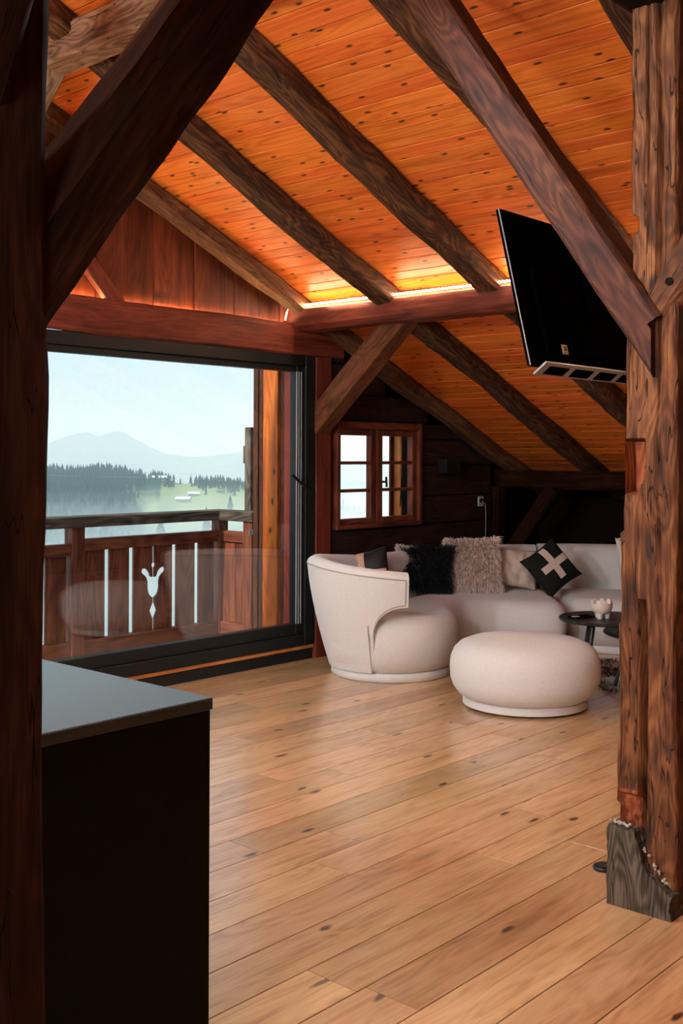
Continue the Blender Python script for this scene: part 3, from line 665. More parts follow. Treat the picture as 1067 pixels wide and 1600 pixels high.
# piping along the shell edge
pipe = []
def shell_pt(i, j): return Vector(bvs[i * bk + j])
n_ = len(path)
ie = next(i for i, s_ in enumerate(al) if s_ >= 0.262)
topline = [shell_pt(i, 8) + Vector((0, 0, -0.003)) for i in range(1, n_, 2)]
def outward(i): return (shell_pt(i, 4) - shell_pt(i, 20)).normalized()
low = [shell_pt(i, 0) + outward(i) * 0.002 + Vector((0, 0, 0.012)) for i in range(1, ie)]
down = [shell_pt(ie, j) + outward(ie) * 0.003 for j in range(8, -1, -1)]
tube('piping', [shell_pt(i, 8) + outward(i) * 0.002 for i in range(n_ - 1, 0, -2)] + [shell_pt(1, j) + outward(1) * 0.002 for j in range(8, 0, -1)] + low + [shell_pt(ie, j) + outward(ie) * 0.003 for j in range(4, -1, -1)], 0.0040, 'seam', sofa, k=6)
ctl2 = [(9.08, 1.60), (9.09, 1.85), (9.04, 2.2), (8.86, 2.6), (8.62, 2.95), (8.30, 3.25), (7.95, 3.42)]
path2 = smooth_open([LP(*p) for p in ctl2], 4); n2 = len(path2)
backrest(path2, [0.735] * n2, [0.06] * n2, [0.07] * n2, [0.17] * n2)
for (D, s) in ((7.02, 0.22), (7.1, 0.55), (8.55, 1.3), (8.3, 2.2)):
    w = LP(D, s); lathe('glide', [(0.018, 0.0), (0.018, 0.004)], 'gasket', sofa, loc=(w.x, w.y, 0), k=12)

# ---- ottoman
ot = empty('ottoman', WP(6.41, 1.070)); tag(ot, 'round cream boucle ottoman standing on the oak floor', 'ottoman')
op = [(0.352, 0.060), (0.386, 0.080), (0.415, 0.12), (0.431, 0.17), (0.434, 0.225), (0.428, 0.28), (0.410, 0.325), (0.375, 0.360), (0.32, 0.382), (0.22, 0.394), (0.10, 0.398), (0.02, 0.399)]
lathe('cushion', [(0.34, 0.058)] + op, 'sofa', ot, k=72)
lathe('plinth', [(0.345, 0.012), (0.358, 0.016), (0.358, 0.057), (0.350, 0.0595)], 'sofa', ot, k=72)
for a in (20, 140, 260): lathe('glide', [(0.016, 0.0), (0.016, 0.012)], 'gasket', ot, loc=(0.30 * math.cos(math.radians(a)), 0.30 * math.sin(math.radians(a)), 0), k=12)

# ---- cushions
def pillow_pt(u, v, W, H, T, pinch=0.10):
    e = (max(0, 1 - abs(u) ** 2.6) * max(0, 1 - abs(v) ** 2.6)) ** 0.55
    k = 1 - pinch * (1 - abs(v) ** 2) * abs(u) ** 3 * 1.0
    k2 = 1 - pinch * (1 - abs(u) ** 2) * abs(v) ** 3 * 1.0
    return Vector((u * W / 2 * k, 0, v * H / 2 * k2)), T / 2 * e
def pillow(name, W, H, T, mat, parent, n=22, pinch=0.10, wr=0.0, seed=0):
    vs = []; fs = []
    for sgn in (-1, 1):
        for i in range(n + 1):
            for j in range(n + 1):
                u = -1 + 2 * i / n; v = -1 + 2 * j / n
                p, t = pillow_pt(u, v, W, H, T, pinch)
                t += wr * mnoise.noise((u * 3 + seed, v * 3, sgn)) * (t / (T / 2))
                vs.append((p.x, sgn * t, p.z))
    m_ = (n + 1) ** 2
    for s_ in (0, 1):
        for i in range(n):
            for j in range(n):
                a = s_ * m_ + i * (n + 1) + j; f = (a, a + 1, a + n + 2, a + n + 1); fs.append(f if s_ else f[::-1])
    me = mesh(vs, fs); bm = bmesh.new(); bm.from_mesh(me); bmesh.ops.remove_doubles(bm, verts=bm.verts, dist=0.0004); bmesh.ops.recalc_face_normals(bm, faces=bm.faces); bm.to_mesh(me); bm.free()
    return link(name, me, mat, parent, smooth=0)
def strap(name, W, H, T, u0, u1, v0, v1, mat, parent, wid, off=0.006, pinch=0.10):
    """felt band on the front (y-) face from (u0,v0) to (u1,v1)"""
    n = 20; vs = []; fs = []; d = Vector((u1 - u0, v1 - v0)).normalized(); pr = Vector((-d.y, d.x)) * wid
    for lay in (off, 0.0):
        for i in range(n + 1):
            for q in (-1, -0.33, 0.33, 1):
                u = u0 + (u1 - u0) * i / n + pr.x * q; v = v0 + (v1 - v0) * i / n + pr.y * q
                u = max(-1, min(1, u)); v = max(-1, min(1, v))
                p, t = pillow_pt(u, v, W, H, T, pinch); vs.append((p.x, -t - lay, p.z))
    m_ = (n + 1) * 4
    for s_ in (0, 1):
        for i in range(n):
            for j in range(3):
                a = s_ * m_ + i * 4 + j; f = (a, a + 1, a + 5, a + 4); fs.append(f)
    for i in range(n):
        for j in (0, 3): a = i * 4 + j; fs.append((a, a + 4, a + 4 + m_, a + m_))
    for i in (0, n):
        for j in range(3): a = i * 4 + j; fs.append((a, a + 1, a + 1 + m_, a + m_))
    return link(name, fixn(mesh(vs, fs)), mat, parent, smooth=40)
def fur(name, W, H, T, mat, parent, count, ln, wid, seed, pick=None, droop=0.35):
    rr = random.Random(seed); vs = []; fs = []
    for q in range(count):
        u = rr.uniform(-1, 1); v = rr.uniform(-1, 1); sg = -1 if rr.random() < 0.68 else 1
        if rr.random() < 0.2:
            if rr.random() < 0.5: u = math.copysign(rr.uniform(0.93, 1), u)
            else: v = math.copysign(rr.uniform(0.93, 1), v)
        if pick and not pick(u, v): continue
        p, t = pillow_pt(u, v, W, H, T); b = Vector((p.x, sg * t, p.z))
        nrm = Vector((u * abs(u) ** 2 * 0.9, sg * (0.25 + t / (T / 2)), v * abs(v) ** 2 * 0.9)) + Vector((rr.gauss(0, .35), rr.gauss(0, .25), rr.gauss(0, .35)))
        nrm.normalize(); l = ln * rr.uniform(0.6, 1.15)
        mid = b + nrm * l * 0.6; tip = b + nrm * l + Vector((rr.gauss(0, .1) * l, 0, -droop * l))
        sd = nrm.orthogonal().normalized(); sd.rotate(Matrix.Rotation(rr.uniform(0, 6.28), 3, nrm)); sd *= wid
        i0 = len(vs); vs += [b - sd, b + sd, mid + sd * 0.7, mid - sd * 0.7, tip]
        fs += [(i0, i0 + 1, i0 + 2, i0 + 3), (i0 + 3, i0 + 2, i0 + 4)]
    o = link(name, mesh(vs, fs), mat, parent, smooth=0); o['kind'] = 'stuff'; return o
def cushion(name, D, s, z, yaw, lean, roll, label, group='cushions on the curved sofa'):
    """stands facing the camera; yaw turns it, lean tips it back, roll turns it in its own plane"""
    t = bpy.data.objects.new(name, None); COL.objects.link(t); t.empty_display_size = 0.1
    base = Matrix.Rotation(-YAW + math.radians(yaw), 4, 'Z')
    t.matrix_world = Matrix.Translation(WP(D, s, z)) @ base @ Matrix.Rotation(math.radians(-lean), 4, 'X') @ Matrix.Rotation(math.radians(roll), 4, 'Y')
    tag(t, label, 'cushion', group); return t
# charcoal cushion with blush cross, mostly behind the arm
c = cushion('cross_cushion', 7.86, 0.17, 0.575, -18, 14, -14, 'charcoal leather cushion with a blush felt cross peeping over the rounded arm')
pillow('cover', 0.40, 0.40, 0.14, 'greyblack', c)
strap('felt_cross_band', .40, .40, .14, 0, 0, -0.95, 0.95, 'strappink', c, 0.15)
strap('felt_cross_band', .40, .40, .14, -0.95, 0.95, 0, 0, 'strappink', c, 0.15, off=0.007)
# black and white fur cushion
c = cushion('fur_cushion', 8.33, 0.615, 0.60, -10, 16, 3, 'black long-haired fur cushion with a white patch, next to the pink fur one')
pillow('cover', 0.42, 0.32, 0.16, 'furblack', c)
fur('black_fur', .42, .32, .16, 'furblack', c, 6000, 0.07, 0.003, 5, pick=lambda u, v: u > -0.55 + 0.25 * v + 0.2 * math.sin(v * 7))
fur('white_fur', .42, .32, .16, 'furwhite', c, 5200, 0.032, 0.0028, 6, pick=lambda u, v: u <= -0.55 + 0.25 * v + 0.2 * math.sin(v * 7))
# pink shaggy cushion
c = cushion('shaggy_cushion', 8.38, 1.00, 0.620, -2, 14, -2, 'large blush pink shaggy cushion in the middle of the sofa')
pillow('cover', 0.37, 0.37, 0.15, 'furpink', c)
fur('pink_fur', .37, .37, .15, 'furpink', c, 5000, 0.060, 0.0042, 8)
fur('pale_fur', .37, .37, .15, 'furpale', c, 4000, 0.066, 0.0040, 9)
fur('rose_fur', .37, .37, .15, 'furrose', c, 3500, 0.050, 0.0042, 10)
# cream cushion
c = cushion('plain_cushion', 8.50, 1.345, 0.585, 6, 20, 8, 'plain cream cushion between the pink shaggy cushion and the cross cushion')
pillow('cover', 0.34, 0.32, 0.13, 'cream', c, wr=0.03, seed=4)
# dark cushion with cream cross
c = cushion('cross_cushion', 8.32, 1.585, 0.605, 14, 24, -33, 'dark green cushion with a cream felt cross leaning beside the plain cream cushion')
pillow('cover', 0.36, 0.36, 0.13, 'darkgreen', c)
strap('felt_cross_band', .36, .36, .13, 0.02, 0.02, -0.62, 0.90, 'strapcream', c, 0.15)
strap('felt_cross_band', .36, .36, .13, -0.60, 0.92, 0.05, 0.05, 'strapcream', c, 0.15, off=0.0075)
# ivory woven cushion beside the post
c = cushion('woven_cushion', 8.42, 2.28, 0.625, 30, 10, 0, 'ivory woven cushion at the edge of the thick post with small tassels')
pillow('cover', 0.44, 0.42, 0.12, 'ivory', c)
for i in range(14):
    zz = -0.2 + i * 0.0308
    link('ridge', boxme(0.40, 0.012, 0.014, 0.004), 'ivory', c, mw=Matrix.Translation((0, -pillow_pt(0, zz / 0.21, .44, .42, .12)[1] * 0.92, zz)))
rr = random.Random(2)
for i in range(5):
    xx = -0.225 + i * 0.012
    tube('tassel', [(xx, -0.01, -0.19), (xx - 0.012 + rr.random() * .01, -0.02, -0.203), (xx - 0.02, -0.03, -0.21)], 0.004, 'ivory', c, k=5)

# ---- coffee tables
def table(name, D, s, h, r, label, legs, th=0.022):
    t = empty(name, WP(D, s)); tag(t, label, 'table', 'nesting coffee tables')
    lathe('tabletop', [(r - 0.012, h - th), (r - 0.002, h - th + 0.006), (r, h - 0.008), (r - 0.006, h - 0.001), (r - 0.012, h)], 'tableblack', t, k=64)
    for a in legs:
        a = math.radians(a); d = WP(-math.cos(a), -math.sin(a))
        tube('leg', [d * r * 0.62 + Vector((0, 0, h - th)), d * (r * 0.62 + 0.11) + Vector((0, 0, 0.009))], 0.017, 'tableblack', t, k=12, taper=0.55)
table('coffee_table', 6.98, 1.685, 0.43, 0.300, 'round black wooden coffee table carrying the white bowl, the taller of two', (40, 160, 280))
table('side_table', 7.02, 2.02, 0.335, 0.34, 'lower round black side table tucked beneath the taller coffee table', (70, 190, 310))
# footed bowl with a notched rim
bw = empty('footed_bowl', WP(6.93, 1.64, 0.4305)); tag(bw, 'small white ceramic footed bowl with a notched rim on the coffee table', 'bowl')
def notch(p, t):
    if p.z > 0.098: p = Vector((p.x, p.y, p.z - (0.020 if (t * 9 / (2 * PI)) % 1 < 0.42 else 0.0)))
    return p
lathe('bowl', [(0.030, 0.028), (0.052, 0.04), (0.064, 0.06), (0.067, 0.085), (0.068, 0.118), (0.062, 0.118), (0.060, 0.085), (0.050, 0.05), (0.02, 0.045)], 'ceramic', bw, k=108, fn=notch)
for a in (70, 190, 310): a = math.radians(a); lathe('foot', [(0.014, 0.0), (0.018, 0.008), (0.022, 0.036)], 'ceramic', bw, loc=(0.034 * math.cos(a), 0.034 * math.sin(a), 0), k=16)
bk_ = empty('notebook', WP(6.96, 1.52, 0.4305), rz=-YAW + 0.5); tag(bk_, 'thin black notebook lying on the coffee table beside the bowl', 'notebook')
link('cover', boxme(0.15, 0.09, 0.008, 0.002), 'tv', bk_, loc=(0, 0, 0.0045)); link('bookmark', boxme(0.045, 0.03, 0.003, 0.0005), 'socket', bk_, loc=(-0.052, -0.005, 0.0105))
# ---- rug: cowhide-like shape with pile
rug = empty('fur_rug', WP(7.2, 2.05)); tag(rug, 'black and white fur rug under the coffee tables behind the ottoman', 'rug')
ro = Vector(rug.location)
ro_pts = []
for i in range(26):
    a = 2 * PI * i / 26; rad = 0.66 + 0.10 * math.sin(3 * a + 1.0) + 0.06 * math.sin(5 * a)
    w = WP(7.2 - math.cos(a) * rad * 1.0, 2.05 - math.sin(a) * rad); ro_pts.append(Vector((w.x - ro.x, w.y - ro.y)))
ro_s = smooth_closed(ro_pts, 3)
pad('hide', ro_s, [(0.0, 0.0005), (0.004, 0.005), (0.02, 0.006)], 'furwhite', rug)
def inside(p, poly):
    c = False; j = len(poly) - 1
    for i in range(len(poly)):
        a, b = poly[i], poly[j]
        if (a.y > p.y) != (b.y > p.y) and p.x < (b.x - a.x) * (p.y - a.y) / (b.y - a.y) + a.x: c = not c
        j = i
    return c
def rugpile(mat, want, count, seed, ln):
    rr = random.Random(seed); vs = []; fs = []
    while count > 0:
        count -= 1
        p = Vector((rr.uniform(-.85, .85), rr.uniform(-.85, .85)))
        if not inside(p, ro_s): continue
        k = mnoise.noise((p.x * 4.5, p.y * 4.5, 2.0)) + 0.5 * mnoise.noise((p.x * 14, p.y * 14, 2.0)) > 0.02
        if k != want: continue
        b = Vector((p.x, p.y, 0.005)); d = Vector((rr.gauss(0, .5), rr.gauss(0, .5), 0.8)).normalized() * ln * rr.uniform(.5, 1.1)
        sd = d.orthogonal().normalized() * 0.003; i0 = len(vs); vs += [b - sd, b + sd, b + d]; fs.append((i0, i0 + 1, i0 + 2))
    o = link('white_pile' if not want else 'black_pile', mesh(vs, fs), mat, rug, smooth=0); o['kind'] = 'stuff'
rugpile('furwhite', False, 26000, 1, 0.028); rugpile('furblack', True, 26000, 2, 0.032)

# ================================================================== TELEVISION
tv = bpy.data.objects.new('television', None); COL.objects.link(tv)
p_top = Vector((4.20, 2.808, 2.574)); p_bot = Vector((4.20, 2.636, 1.854)); upv = (p_top - p_bot).normalized(); TH_ = (p_top - p_bot).length
nb = Vector((1, 0, 0)).cross(upv)      # normal; the back faces the camera (-Y)
mt_ = Matrix((Vector((1, 0, 0)), -nb if nb.y > 0 else nb, upv)).transposed().to_4x4()
mt_ = Matrix((Vector((1, 0, 0)), upv.cross(Vector((1, 0, 0))), upv)).transposed().to_4x4(); mt_.translation = p_bot
tv.matrix_world = mt_; tag(tv, 'flat black television hanging tilted from the ceiling behind the big brace', 'television')
TW = 1.24
link('panel', boxme(TW, 0.022, TH_, 0.003), 'tv', tv, loc=(TW / 2, 0.011, TH_ / 2))
link('bezel', boxme(0.003, 0.005, TH_, 0.0005), 'tvgrey', tv, loc=(-0.002, 0.003, TH_ / 2))
link('back_cover', boxme(TW * 0.86, 0.02, TH_ * 0.55, 0.006), 'tv', tv, loc=(TW * 0.54, -0.0105, TH_ * 0.36))
sb_ = link('speaker_bar', boxme(TW - 0.02, 0.085, 0.010, 0.002), 'tvgrey', tv, mw=Matrix.Translation((TW / 2 + 0.005, -0.030, -0.022)) @ Matrix.Rotation(-0.42, 4, 'X'))
for i in range(5):
    link('speaker_grille', boxme(0.17, 0.052, 0.004, 0.001), 'tv', sb_, loc=(-0.47 + i * 0.225, 0.004, -0.0062))
st = link('sticker', boxme(0.05, 0.002, 0.046, 0.0004), 'label', tv, loc=(0.285, -0.0222, 0.085))
link('print', boxme(0.022, 0.0006, 0.022, 0), 'ink', st, loc=(0.006, -0.0014, 0.004)); link('print', boxme(0.03, 0.0006, 0.004, 0), 'ink', st, loc=(0.0, -0.0014, -0.016))
mc = tube('mount_pole', [(0.70, -0.055, 0.40), (0.70, -0.055, 0.62), (0.70, 0.02, 0.86)], 0.022, 'tv', tv, k=12)
link('mount_plate', boxme(0.26, 0.024, 0.26, 0.004), 'tv', tv, loc=(0.70, -0.043, 0.42))

# ---- wall details
sc_ = empty('wall_lamp', (7.27, 5.40, 1.365)); tag(sc_, 'small dark box-shaped wall lamp on the log wall beside the casement', 'lamp')
link('housing', boxme(0.20, 0.09, 0.12, 0.006), 'black', sc_, loc=(0, -0.065, 0)); link('back_plate', boxme(0.10, 0.02, 0.10, 0.003), 'black', sc_, loc=(0, -0.011, 0))
sk = empty('wall_socket', (7.80, 5.395, 1.06)); tag(sk, 'white wall socket with a pale cord hanging down behind the sofa', 'socket')
link('cover_plate', boxme(0.075, 0.012, 0.085, 0.003), 'socket', sk, loc=(0, -0.002, 0)); lathe('insert', [(0.022, 0.0), (0.022, 0.004)], 'black', sk, k=16).matrix_local = Matrix.Translation((0, -0.0085, 0.008)) @ Matrix.Rotation(PI / 2, 4, 'X')
tube('cord', [(0.0, -0.012, 0.0), (0.03, -0.03, -0.02), (0.055, -0.02, -0.12), (0.06, -0.012, -0.35), (0.06, -0.012, -0.7)], 0.004, 'cord', sk, k=6)

# ---- unseen globe lamps, added to brighten the room from the left
for i, (gx, gy, gz, gr) in enumerate(((-0.9, 3.4, 2.32, 0.20), (-0.9, 2.1, 2.32, 0.20), (-0.9, 0.7, 2.32, 0.20))):
    zc = RL(gx)
    p = empty('pendant_lamp', (gx, gy, gz)); tag(p, ('white glass globe pendant over the kitchen, the one closest to the gable', 'white glass globe pendant over the kitchen, middle of three', 'white glass globe pendant over the kitchen, the one farthest from the gable')[i], 'lamp', 'kitchen pendants')
    lathe('globe', [(gr * math.sin(PI * q / 16), -gr * math.cos(PI * q / 16)) for q in range(1, 16)], 'globe_dim' if i == 2 else 'globe', p, k=24)
    tube('cable', [(0, 0, gr * 0.97), (0, 0, zc - gz)], 0.004, 'black', p, k=6)

# unseen dome lamps, added under the ridge to light floor and seats from above
for i, (gx, gy) in enumerate(((2.25, 3.9), (2.25, 2.5))):
    p = empty('dome_pendant', (gx, gy, 3.16)); tag(p, ('black metal dome pendant hung high under the ridge near the gable', 'black metal dome pendant hung high under the ridge between the two posts')[i], 'lamp', 'dome pendants under the ridge')
    lathe('shade', [(0.235, 0.0), (0.228, 0.05), (0.19, 0.12), (0.12, 0.17), (0.04, 0.19), (0.035, 0.185), (0.115, 0.163), (0.184, 0.115), (0.222, 0.048), (0.229, 0.0)], 'black', p, k=40, caps=False)
    lathe('diffuser', [(0.20, 0.012), (0.205, 0.018), (0.20, 0.024)], 'dome_light', p, k=32)
    tube('cable', [(0, 0, 0.185), (0, 0, ROOF(gx) - 3.16)], 0.004, 'black', p, k=6)

# ================================================================== BALCONY
YB = 6.70
deck = tag(empty('floor_balcony'), kind='structure')
for i in range(8): box('deck_board', 1.5, 6.10, 5.60 + i * 0.17, 5.60 + i * 0.17 + 0.165, -0.16, -0.12, 'deck', deck)
ra = empty('balcony_railing', (5.0, YB, -0.1)); tag(ra, 'reddish wooden balcony railing with cut-out tulip motifs outside the big window', 'railing')
def rbox(name, *a, **k): return box(name, *a, parent=ra, **k)
rbox('handrail', 1.6, 6.06, YB - 0.10, YB + 0.06, 0.925, 1.005, 'rail', b=0.006)
rbox('return_handrail', 5.90, 6.06, 6.22, YB - 0.101, 0.925, 1.005, 'rail', b=0.006, ax='y')
for (a, b) in ((2.30, 2.42), (4.556, 4.665)): rbox('post', a, b, YB - 0.055, YB + 0.045, -0.12, 0.925, 'balcony', ax='z')
rbox('corner_post', 5.955, 6.05, YB - 0.05, YB + 0.05, -0.12, 0.925, 'balcony', ax='z')
rbox('end_post', 5.92, 6.03, 6.24, 6.34, -0.12, 0.925, 'balcony', ax='z')
for (a, b, dz) in ((2.42, 4.556, -0.03), (4.665, 5.955, 0.0)):
    rbox('top_rail', a, b, YB - 0.045, YB + 0.03, 0.752 + dz, 0.838 + dz, 'balcony')
    rbox('bottom_rail', a, b, YB - 0.045, YB + 0.03, -0.01, 0.108, 'balcony')
rbox('side_top_rail', 5.965, 6.03, 6.34, YB - 0.05, 0.752, 0.838, 'balcony', ax='y')
rbox('side_bottom_rail', 5.965, 6.03, 6.34, YB - 0.05, -0.01, 0.108, 'balcony', ax='y')
for i in range(2): rbox('side_board', 5.985, 6.01, 6.345 + i * 0.152, 6.345 + i * 0.152 + 0.146, 0.108, 0.752, 'balcony', ax='z')
TUL = [(0, .317), (.034, .255), (0, .197)]
def half(sgn, xe):
    """board edge with half a motif cut away; the edge runs upwards"""
    g = 0.008
    e = [(g, .108), (g, .197), (.036, .255), (g, .317), (g, .358), (.022, .363), (.045, .388), (.056, .43), (.055, .475), (.066, .512), (.090, .535), (.106, .545), (.114, .563), (.106, .58), (.088, .585), (.062, .575), (.040, .55), (.026, .515), (g, .512), (g, .583), (.014, .590), (.02, .603), (.014, .617), (g, .622), (g, .760)]
    return [(xe + sgn * a, z) for a, z in e]
ed = [4.178 - 0.215 * k for k in range(8, 0, -1)]
bseams = [(2.425, 0), (2.62, 0), (2.835, 0), (3.05, 0), (3.265, 1), (3.48, 0), (3.70, 0), (3.94, 0), (4.178, 1), (4.346, 0), (4.556, 0), None, (4.665, 0), (4.889, 0), (5.11, 0), (5.32, 1), (5.522, 0), (5.75, 0), (5.95, 0)]
for A, B in zip(bseams[:-1], bseams[1:]):
    if A is None or B is None: continue
    g = 0.020
    left = half(1, A[0])[::1] if A[1] else [(A[0] + g, .108), (A[0] + g, .76)]
    right = half(-1, B[0]) if B[1] else [(B[0] - g, .108), (B[0] - g, .76)]
    poly = right + left[::-1]
    poly = [(x - 5.0, z + 0.1) for x, z in poly]
    prism('board', poly, 'y', -0.008, 0.008, 'balcony', ra, grain='z')
# outer reveal: screen of boards beside the window
scn = empty('wind_screen', (5.78, 5.9, -0.1)); tag(scn, 'upright screen of red and orange boards outside at the window edge', 'screen')
for (a, b, x0, mt) in ((5.56, 5.715, 5.745, 'redboard'), (5.72, 5.775, 5.765, 'balcony'), (5.78, 5.935, 5.742, 'orangeboard'), (5.94, 5.985, 5.75, 'brace'), (5.99, 6.04, 5.742, 'brace')):
    box('board', x0, 5.80, a, b, -0.12, 2.6, mt, scn, ax='z')
box('edge_trim', 5.70, 5.742, 5.515, 5.555, 0.10, 2.4, 'strip', scn, ax='z')
sh = empty('dark_shutter_post', (5.93, 6.28, 0)); tag(sh, 'dark weathered upright post behind the end of the balcony handrail', 'post')
box('post', 6.075, 6.135, 6.42, 6.49, -0.12, 1.67, 'rail', sh, ax='z'); box('batten', 5.80, 5.86, 6.045, 6.09, -0.12, 2.6, 'rail', sh, ax='z')
box('hinge_block', 6.08, 6.12, 6.4905, 6.515, 1.38, 1.52, 'rail', sh, ax='z')
br_ = empty('rail_bracket', (5.90, 6.21, 0.85)); tag(br_, 'small steel bracket fixing handrail end beneath the weathered rail', 'bracket')
link('plate', boxme(0.07, 0.004, 0.04, 0.001), 'tvgrey', br_, loc=(0, 0, 0)); link('bolt', boxme(0.014, 0.012, 0.014, 0.003), 'tvgrey', br_, loc=(0.015, -0.007, 0))
# gravel heap / stone at the foot of the screen
# open shutter seen through the small window
ss = empty('open_shutter', (6.95, 5.6, 1.3)); tag(ss, 'orange wooden shutter standing open outside the small casement', 'shutter')
for i in range(2): box('board', 6.985, 7.01, 5.535 + i * 0.078, 5.535 + i * 0.078 + 0.076, 0.86, 1.72, 'shutter', ss, ax='z')
box('batten', 6.965, 6.985, 5.54, 5.68, 1.62, 1.66, 'shutter', ss, ax='y'); tube('hook', [(0.015, 0.0, -0.26), (0.01, -0.02, -0.02), (0.028, -0.02, 0.01)], 0.006, 'black', ss, k=6)
box('edge', 6.955, 7.012, 5.692, 5.715, 0.86, 1.72, 'balcony', ss, ax='z')

# ================================================================== LANDSCAPE
def px_dir(x):     # azimuth (from +Y towards +X) of a picture column
    k = (x - 533.5) / 1722.0; return math.atan2(SY + CY * k, CY - SY * k), math.sqrt(1 + k * k)
def skyline(tab):
    out = []
    for x, y in tab:
        a, s = px_dir(x); out.append((a, (711.0 - y) / 1722.0 / s))
    def f(a):
        if a <= out[0][0]: return out[0][1]
        for (a0, e0), (a1, e1) in zip(out[:-1], out[1:]):
            if a <= a1: return e0 + (e1 - e0) * (a - a0) / (a1 - a0)
        return out[-1][1]
    return f
def terrain(name, rs, az0, az1, n, hf, mat):
    vs = []; fs = []
    for i, r in enumerate(rs):
        for j in range(n + 1):
            a = az0 + (az1 - az0) * j / n; vs.append((r * math.sin(a), r * math.cos(a), hf(r, a)))
    for i in range(len(rs) - 1):
        for j in range(n):
            q = i * (n + 1) + j; fs.append((q, q + 1, q + n + 2, q + n + 1))
    o = link(name, fixn(mesh(vs, fs)), mat, smooth=0); return o
def ground_mat():
    mt, t, b = newmat('hill_ground'); L = t.links.new
    tcn = N(t, 'ShaderNodeTexCoord'); nz = N(t, 'ShaderNodeTexNoise'); nz.inputs['Scale'].default_value = 0.012; nz.inputs['Detail'].default_value = 5
    L(tcn.outputs['Object'], nz.inputs['Vector'])
    at = N(t, 'ShaderNodeAttribute'); at.attribute_name = 'meadow'
    ad = N(t, 'ShaderNodeMath', operation='ADD'); L(at.outputs['Fac'], ad.inputs[0])
    sb = N(t, 'ShaderNodeMath', operation='MULTIPLY_ADD'); sb.inputs[1].default_value = 1.2; sb.inputs[2].default_value = -0.6; L(nz.outputs['Fac'], sb.inputs[0]); L(sb.outputs[0], ad.inputs[1])
    rm = N(t, 'ShaderNodeValToRGB'); rm.color_ramp.elements[0].position = 0.40; rm.color_ramp.elements[0].color = (0.016, 0.045, 0.042, 1); rm.color_ramp.elements[1].position = 0.60; rm.color_ramp.elements[1].color = (0.30, 0.33, 0.15, 1)
    L(ad.outputs[0], rm.inputs[0]); L(rm.outputs[0], b.inputs['Base Color']); b.inputs['Roughness'].default_value = 1.0; b.inputs['Specular IOR Level'].default_value = 0.0
    return mt
M['ground'] = ground_mat()
M['rock'] = plain('mountain_rock', (0.05, 0.085, 0.11), 1.0, spec=0.0, nscale=0.01, namp=0.4)
M['conifer'] = plain('conifer_needles', (0.012, 0.040, 0.042), 1.0, spec=0.0, nscale=0.05, namp=0.4)
M['roofpale'] = plain('pale_metal_roof', (0.62, 0.64, 0.64), 0.6)
M['housewood'] = plain('far_house_wood', (0.20, 0.14, 0.10), 0.9)
M['paleglass'] = plain('far_window_glass', (0.10, 0.13, 0.15), 0.2)
cr1 = skyline([(-400, 700), (-150, 716), (0, 728), (40, 730), (75, 737), (120, 741), (170, 735), (215, 742), (228, 750), (245, 745), (275, 756), (300, 757), (330, 754), (360, 757), (395, 760), (440, 768), (530, 786), (575, 806), (640, 822), (800, 860)])
RC = 520.0
def hill(r, a):
    zc = CAMZ + cr1(a) * RC + mnoise.noise((a * 60, 1, 0)) * 0.7
    if r <= RC:
        f = (r - 12) / (RC - 12); z = -14 - 40 * min(1, max(0, f) * 8)
        # the facing slope: descend from the crest
        zs = zc - (RC - r) * 0.085; g = max(0, min(1, (r - 120) / 160)); z = z * (1 - g) + zs * g
        return z + mnoise.noise((r * 0.02, a * 12, 3)) * 1.6 * min(1, r / 100) * (1 if r < RC - 20 else 0.3)
    return zc - (r - RC) * 0.10
rs = [12, 25, 45, 70, 100, 130, 160, 190, 220, 250, 280, 310, 340, 365, 390, 415, 440, 460, 480, 495, 508, 516, 520, 526, 540, 580, 700, 1000, 1600]
AZ0, AZ1 = math.radians(4), math.radians(72)
hl = terrain('hillside', rs, AZ0, AZ1, 360, hill, 'ground'); tag(hl, kind='structure')
att = hl.data.attributes.new('meadow', 'FLOAT', 'POINT')
def meadow(r, a):
    x0 = (a - px_dir(150)[0]) / (px_dir(395)[0] - px_dir(150)[0])       # 0 at the wooded side, 1 by the railing end
    lo = 0.60 * max(0, min(1, (x0 - 0.25 + (RC - r) / 900) * 2.2))
    if x0 < 0.40 and r > 420: lo = 0
    return 0.30 + lo if x0 > 0.1 else 0.15
for i, v in enumerate(hl.data.vertices):
    r = math.hypot(v.co.x, v.co.y); a = math.atan2(v.co.x, v.co.y); att.data[i].value = meadow(r, a)
mt1 = skyline([(-500, 700), (-200, 712), (0, 710), (40, 704), (75, 694), (105, 683), (128, 678), (134, 677), (146, 680), (150, 683), (158, 683), (168, 679), (184, 674), (198, 679), (215, 690), (235, 700), (258, 709), (285, 714), (310, 715), (345, 711), (395, 704), (440, 706), (530, 727), (550, 722), (575, 714), (620, 712), (700, 700), (900, 690)])
RM = 3400.0
def mount(r, a):
    zc = CAMZ + mt1(a) * RM + mnoise.noise((a * 90, 4, 0)) * 3 + mnoise.noise((a * 330, 4, 0)) * 1.6
    d = abs(r - RM); return zc - d * (0.35 if r < RM else 0.5) + mnoise.noise((r * 0.004, a * 30, 8)) * 25 * min(1, d / 300)
mo = terrain('mountain_range', [2300, 2600, 2850, 3000, 3120, 3220, 3300, 3360, 3400, 3440, 3550, 3800], AZ0, AZ1, 680, mount, 'rock'); tag(mo, kind='structure')
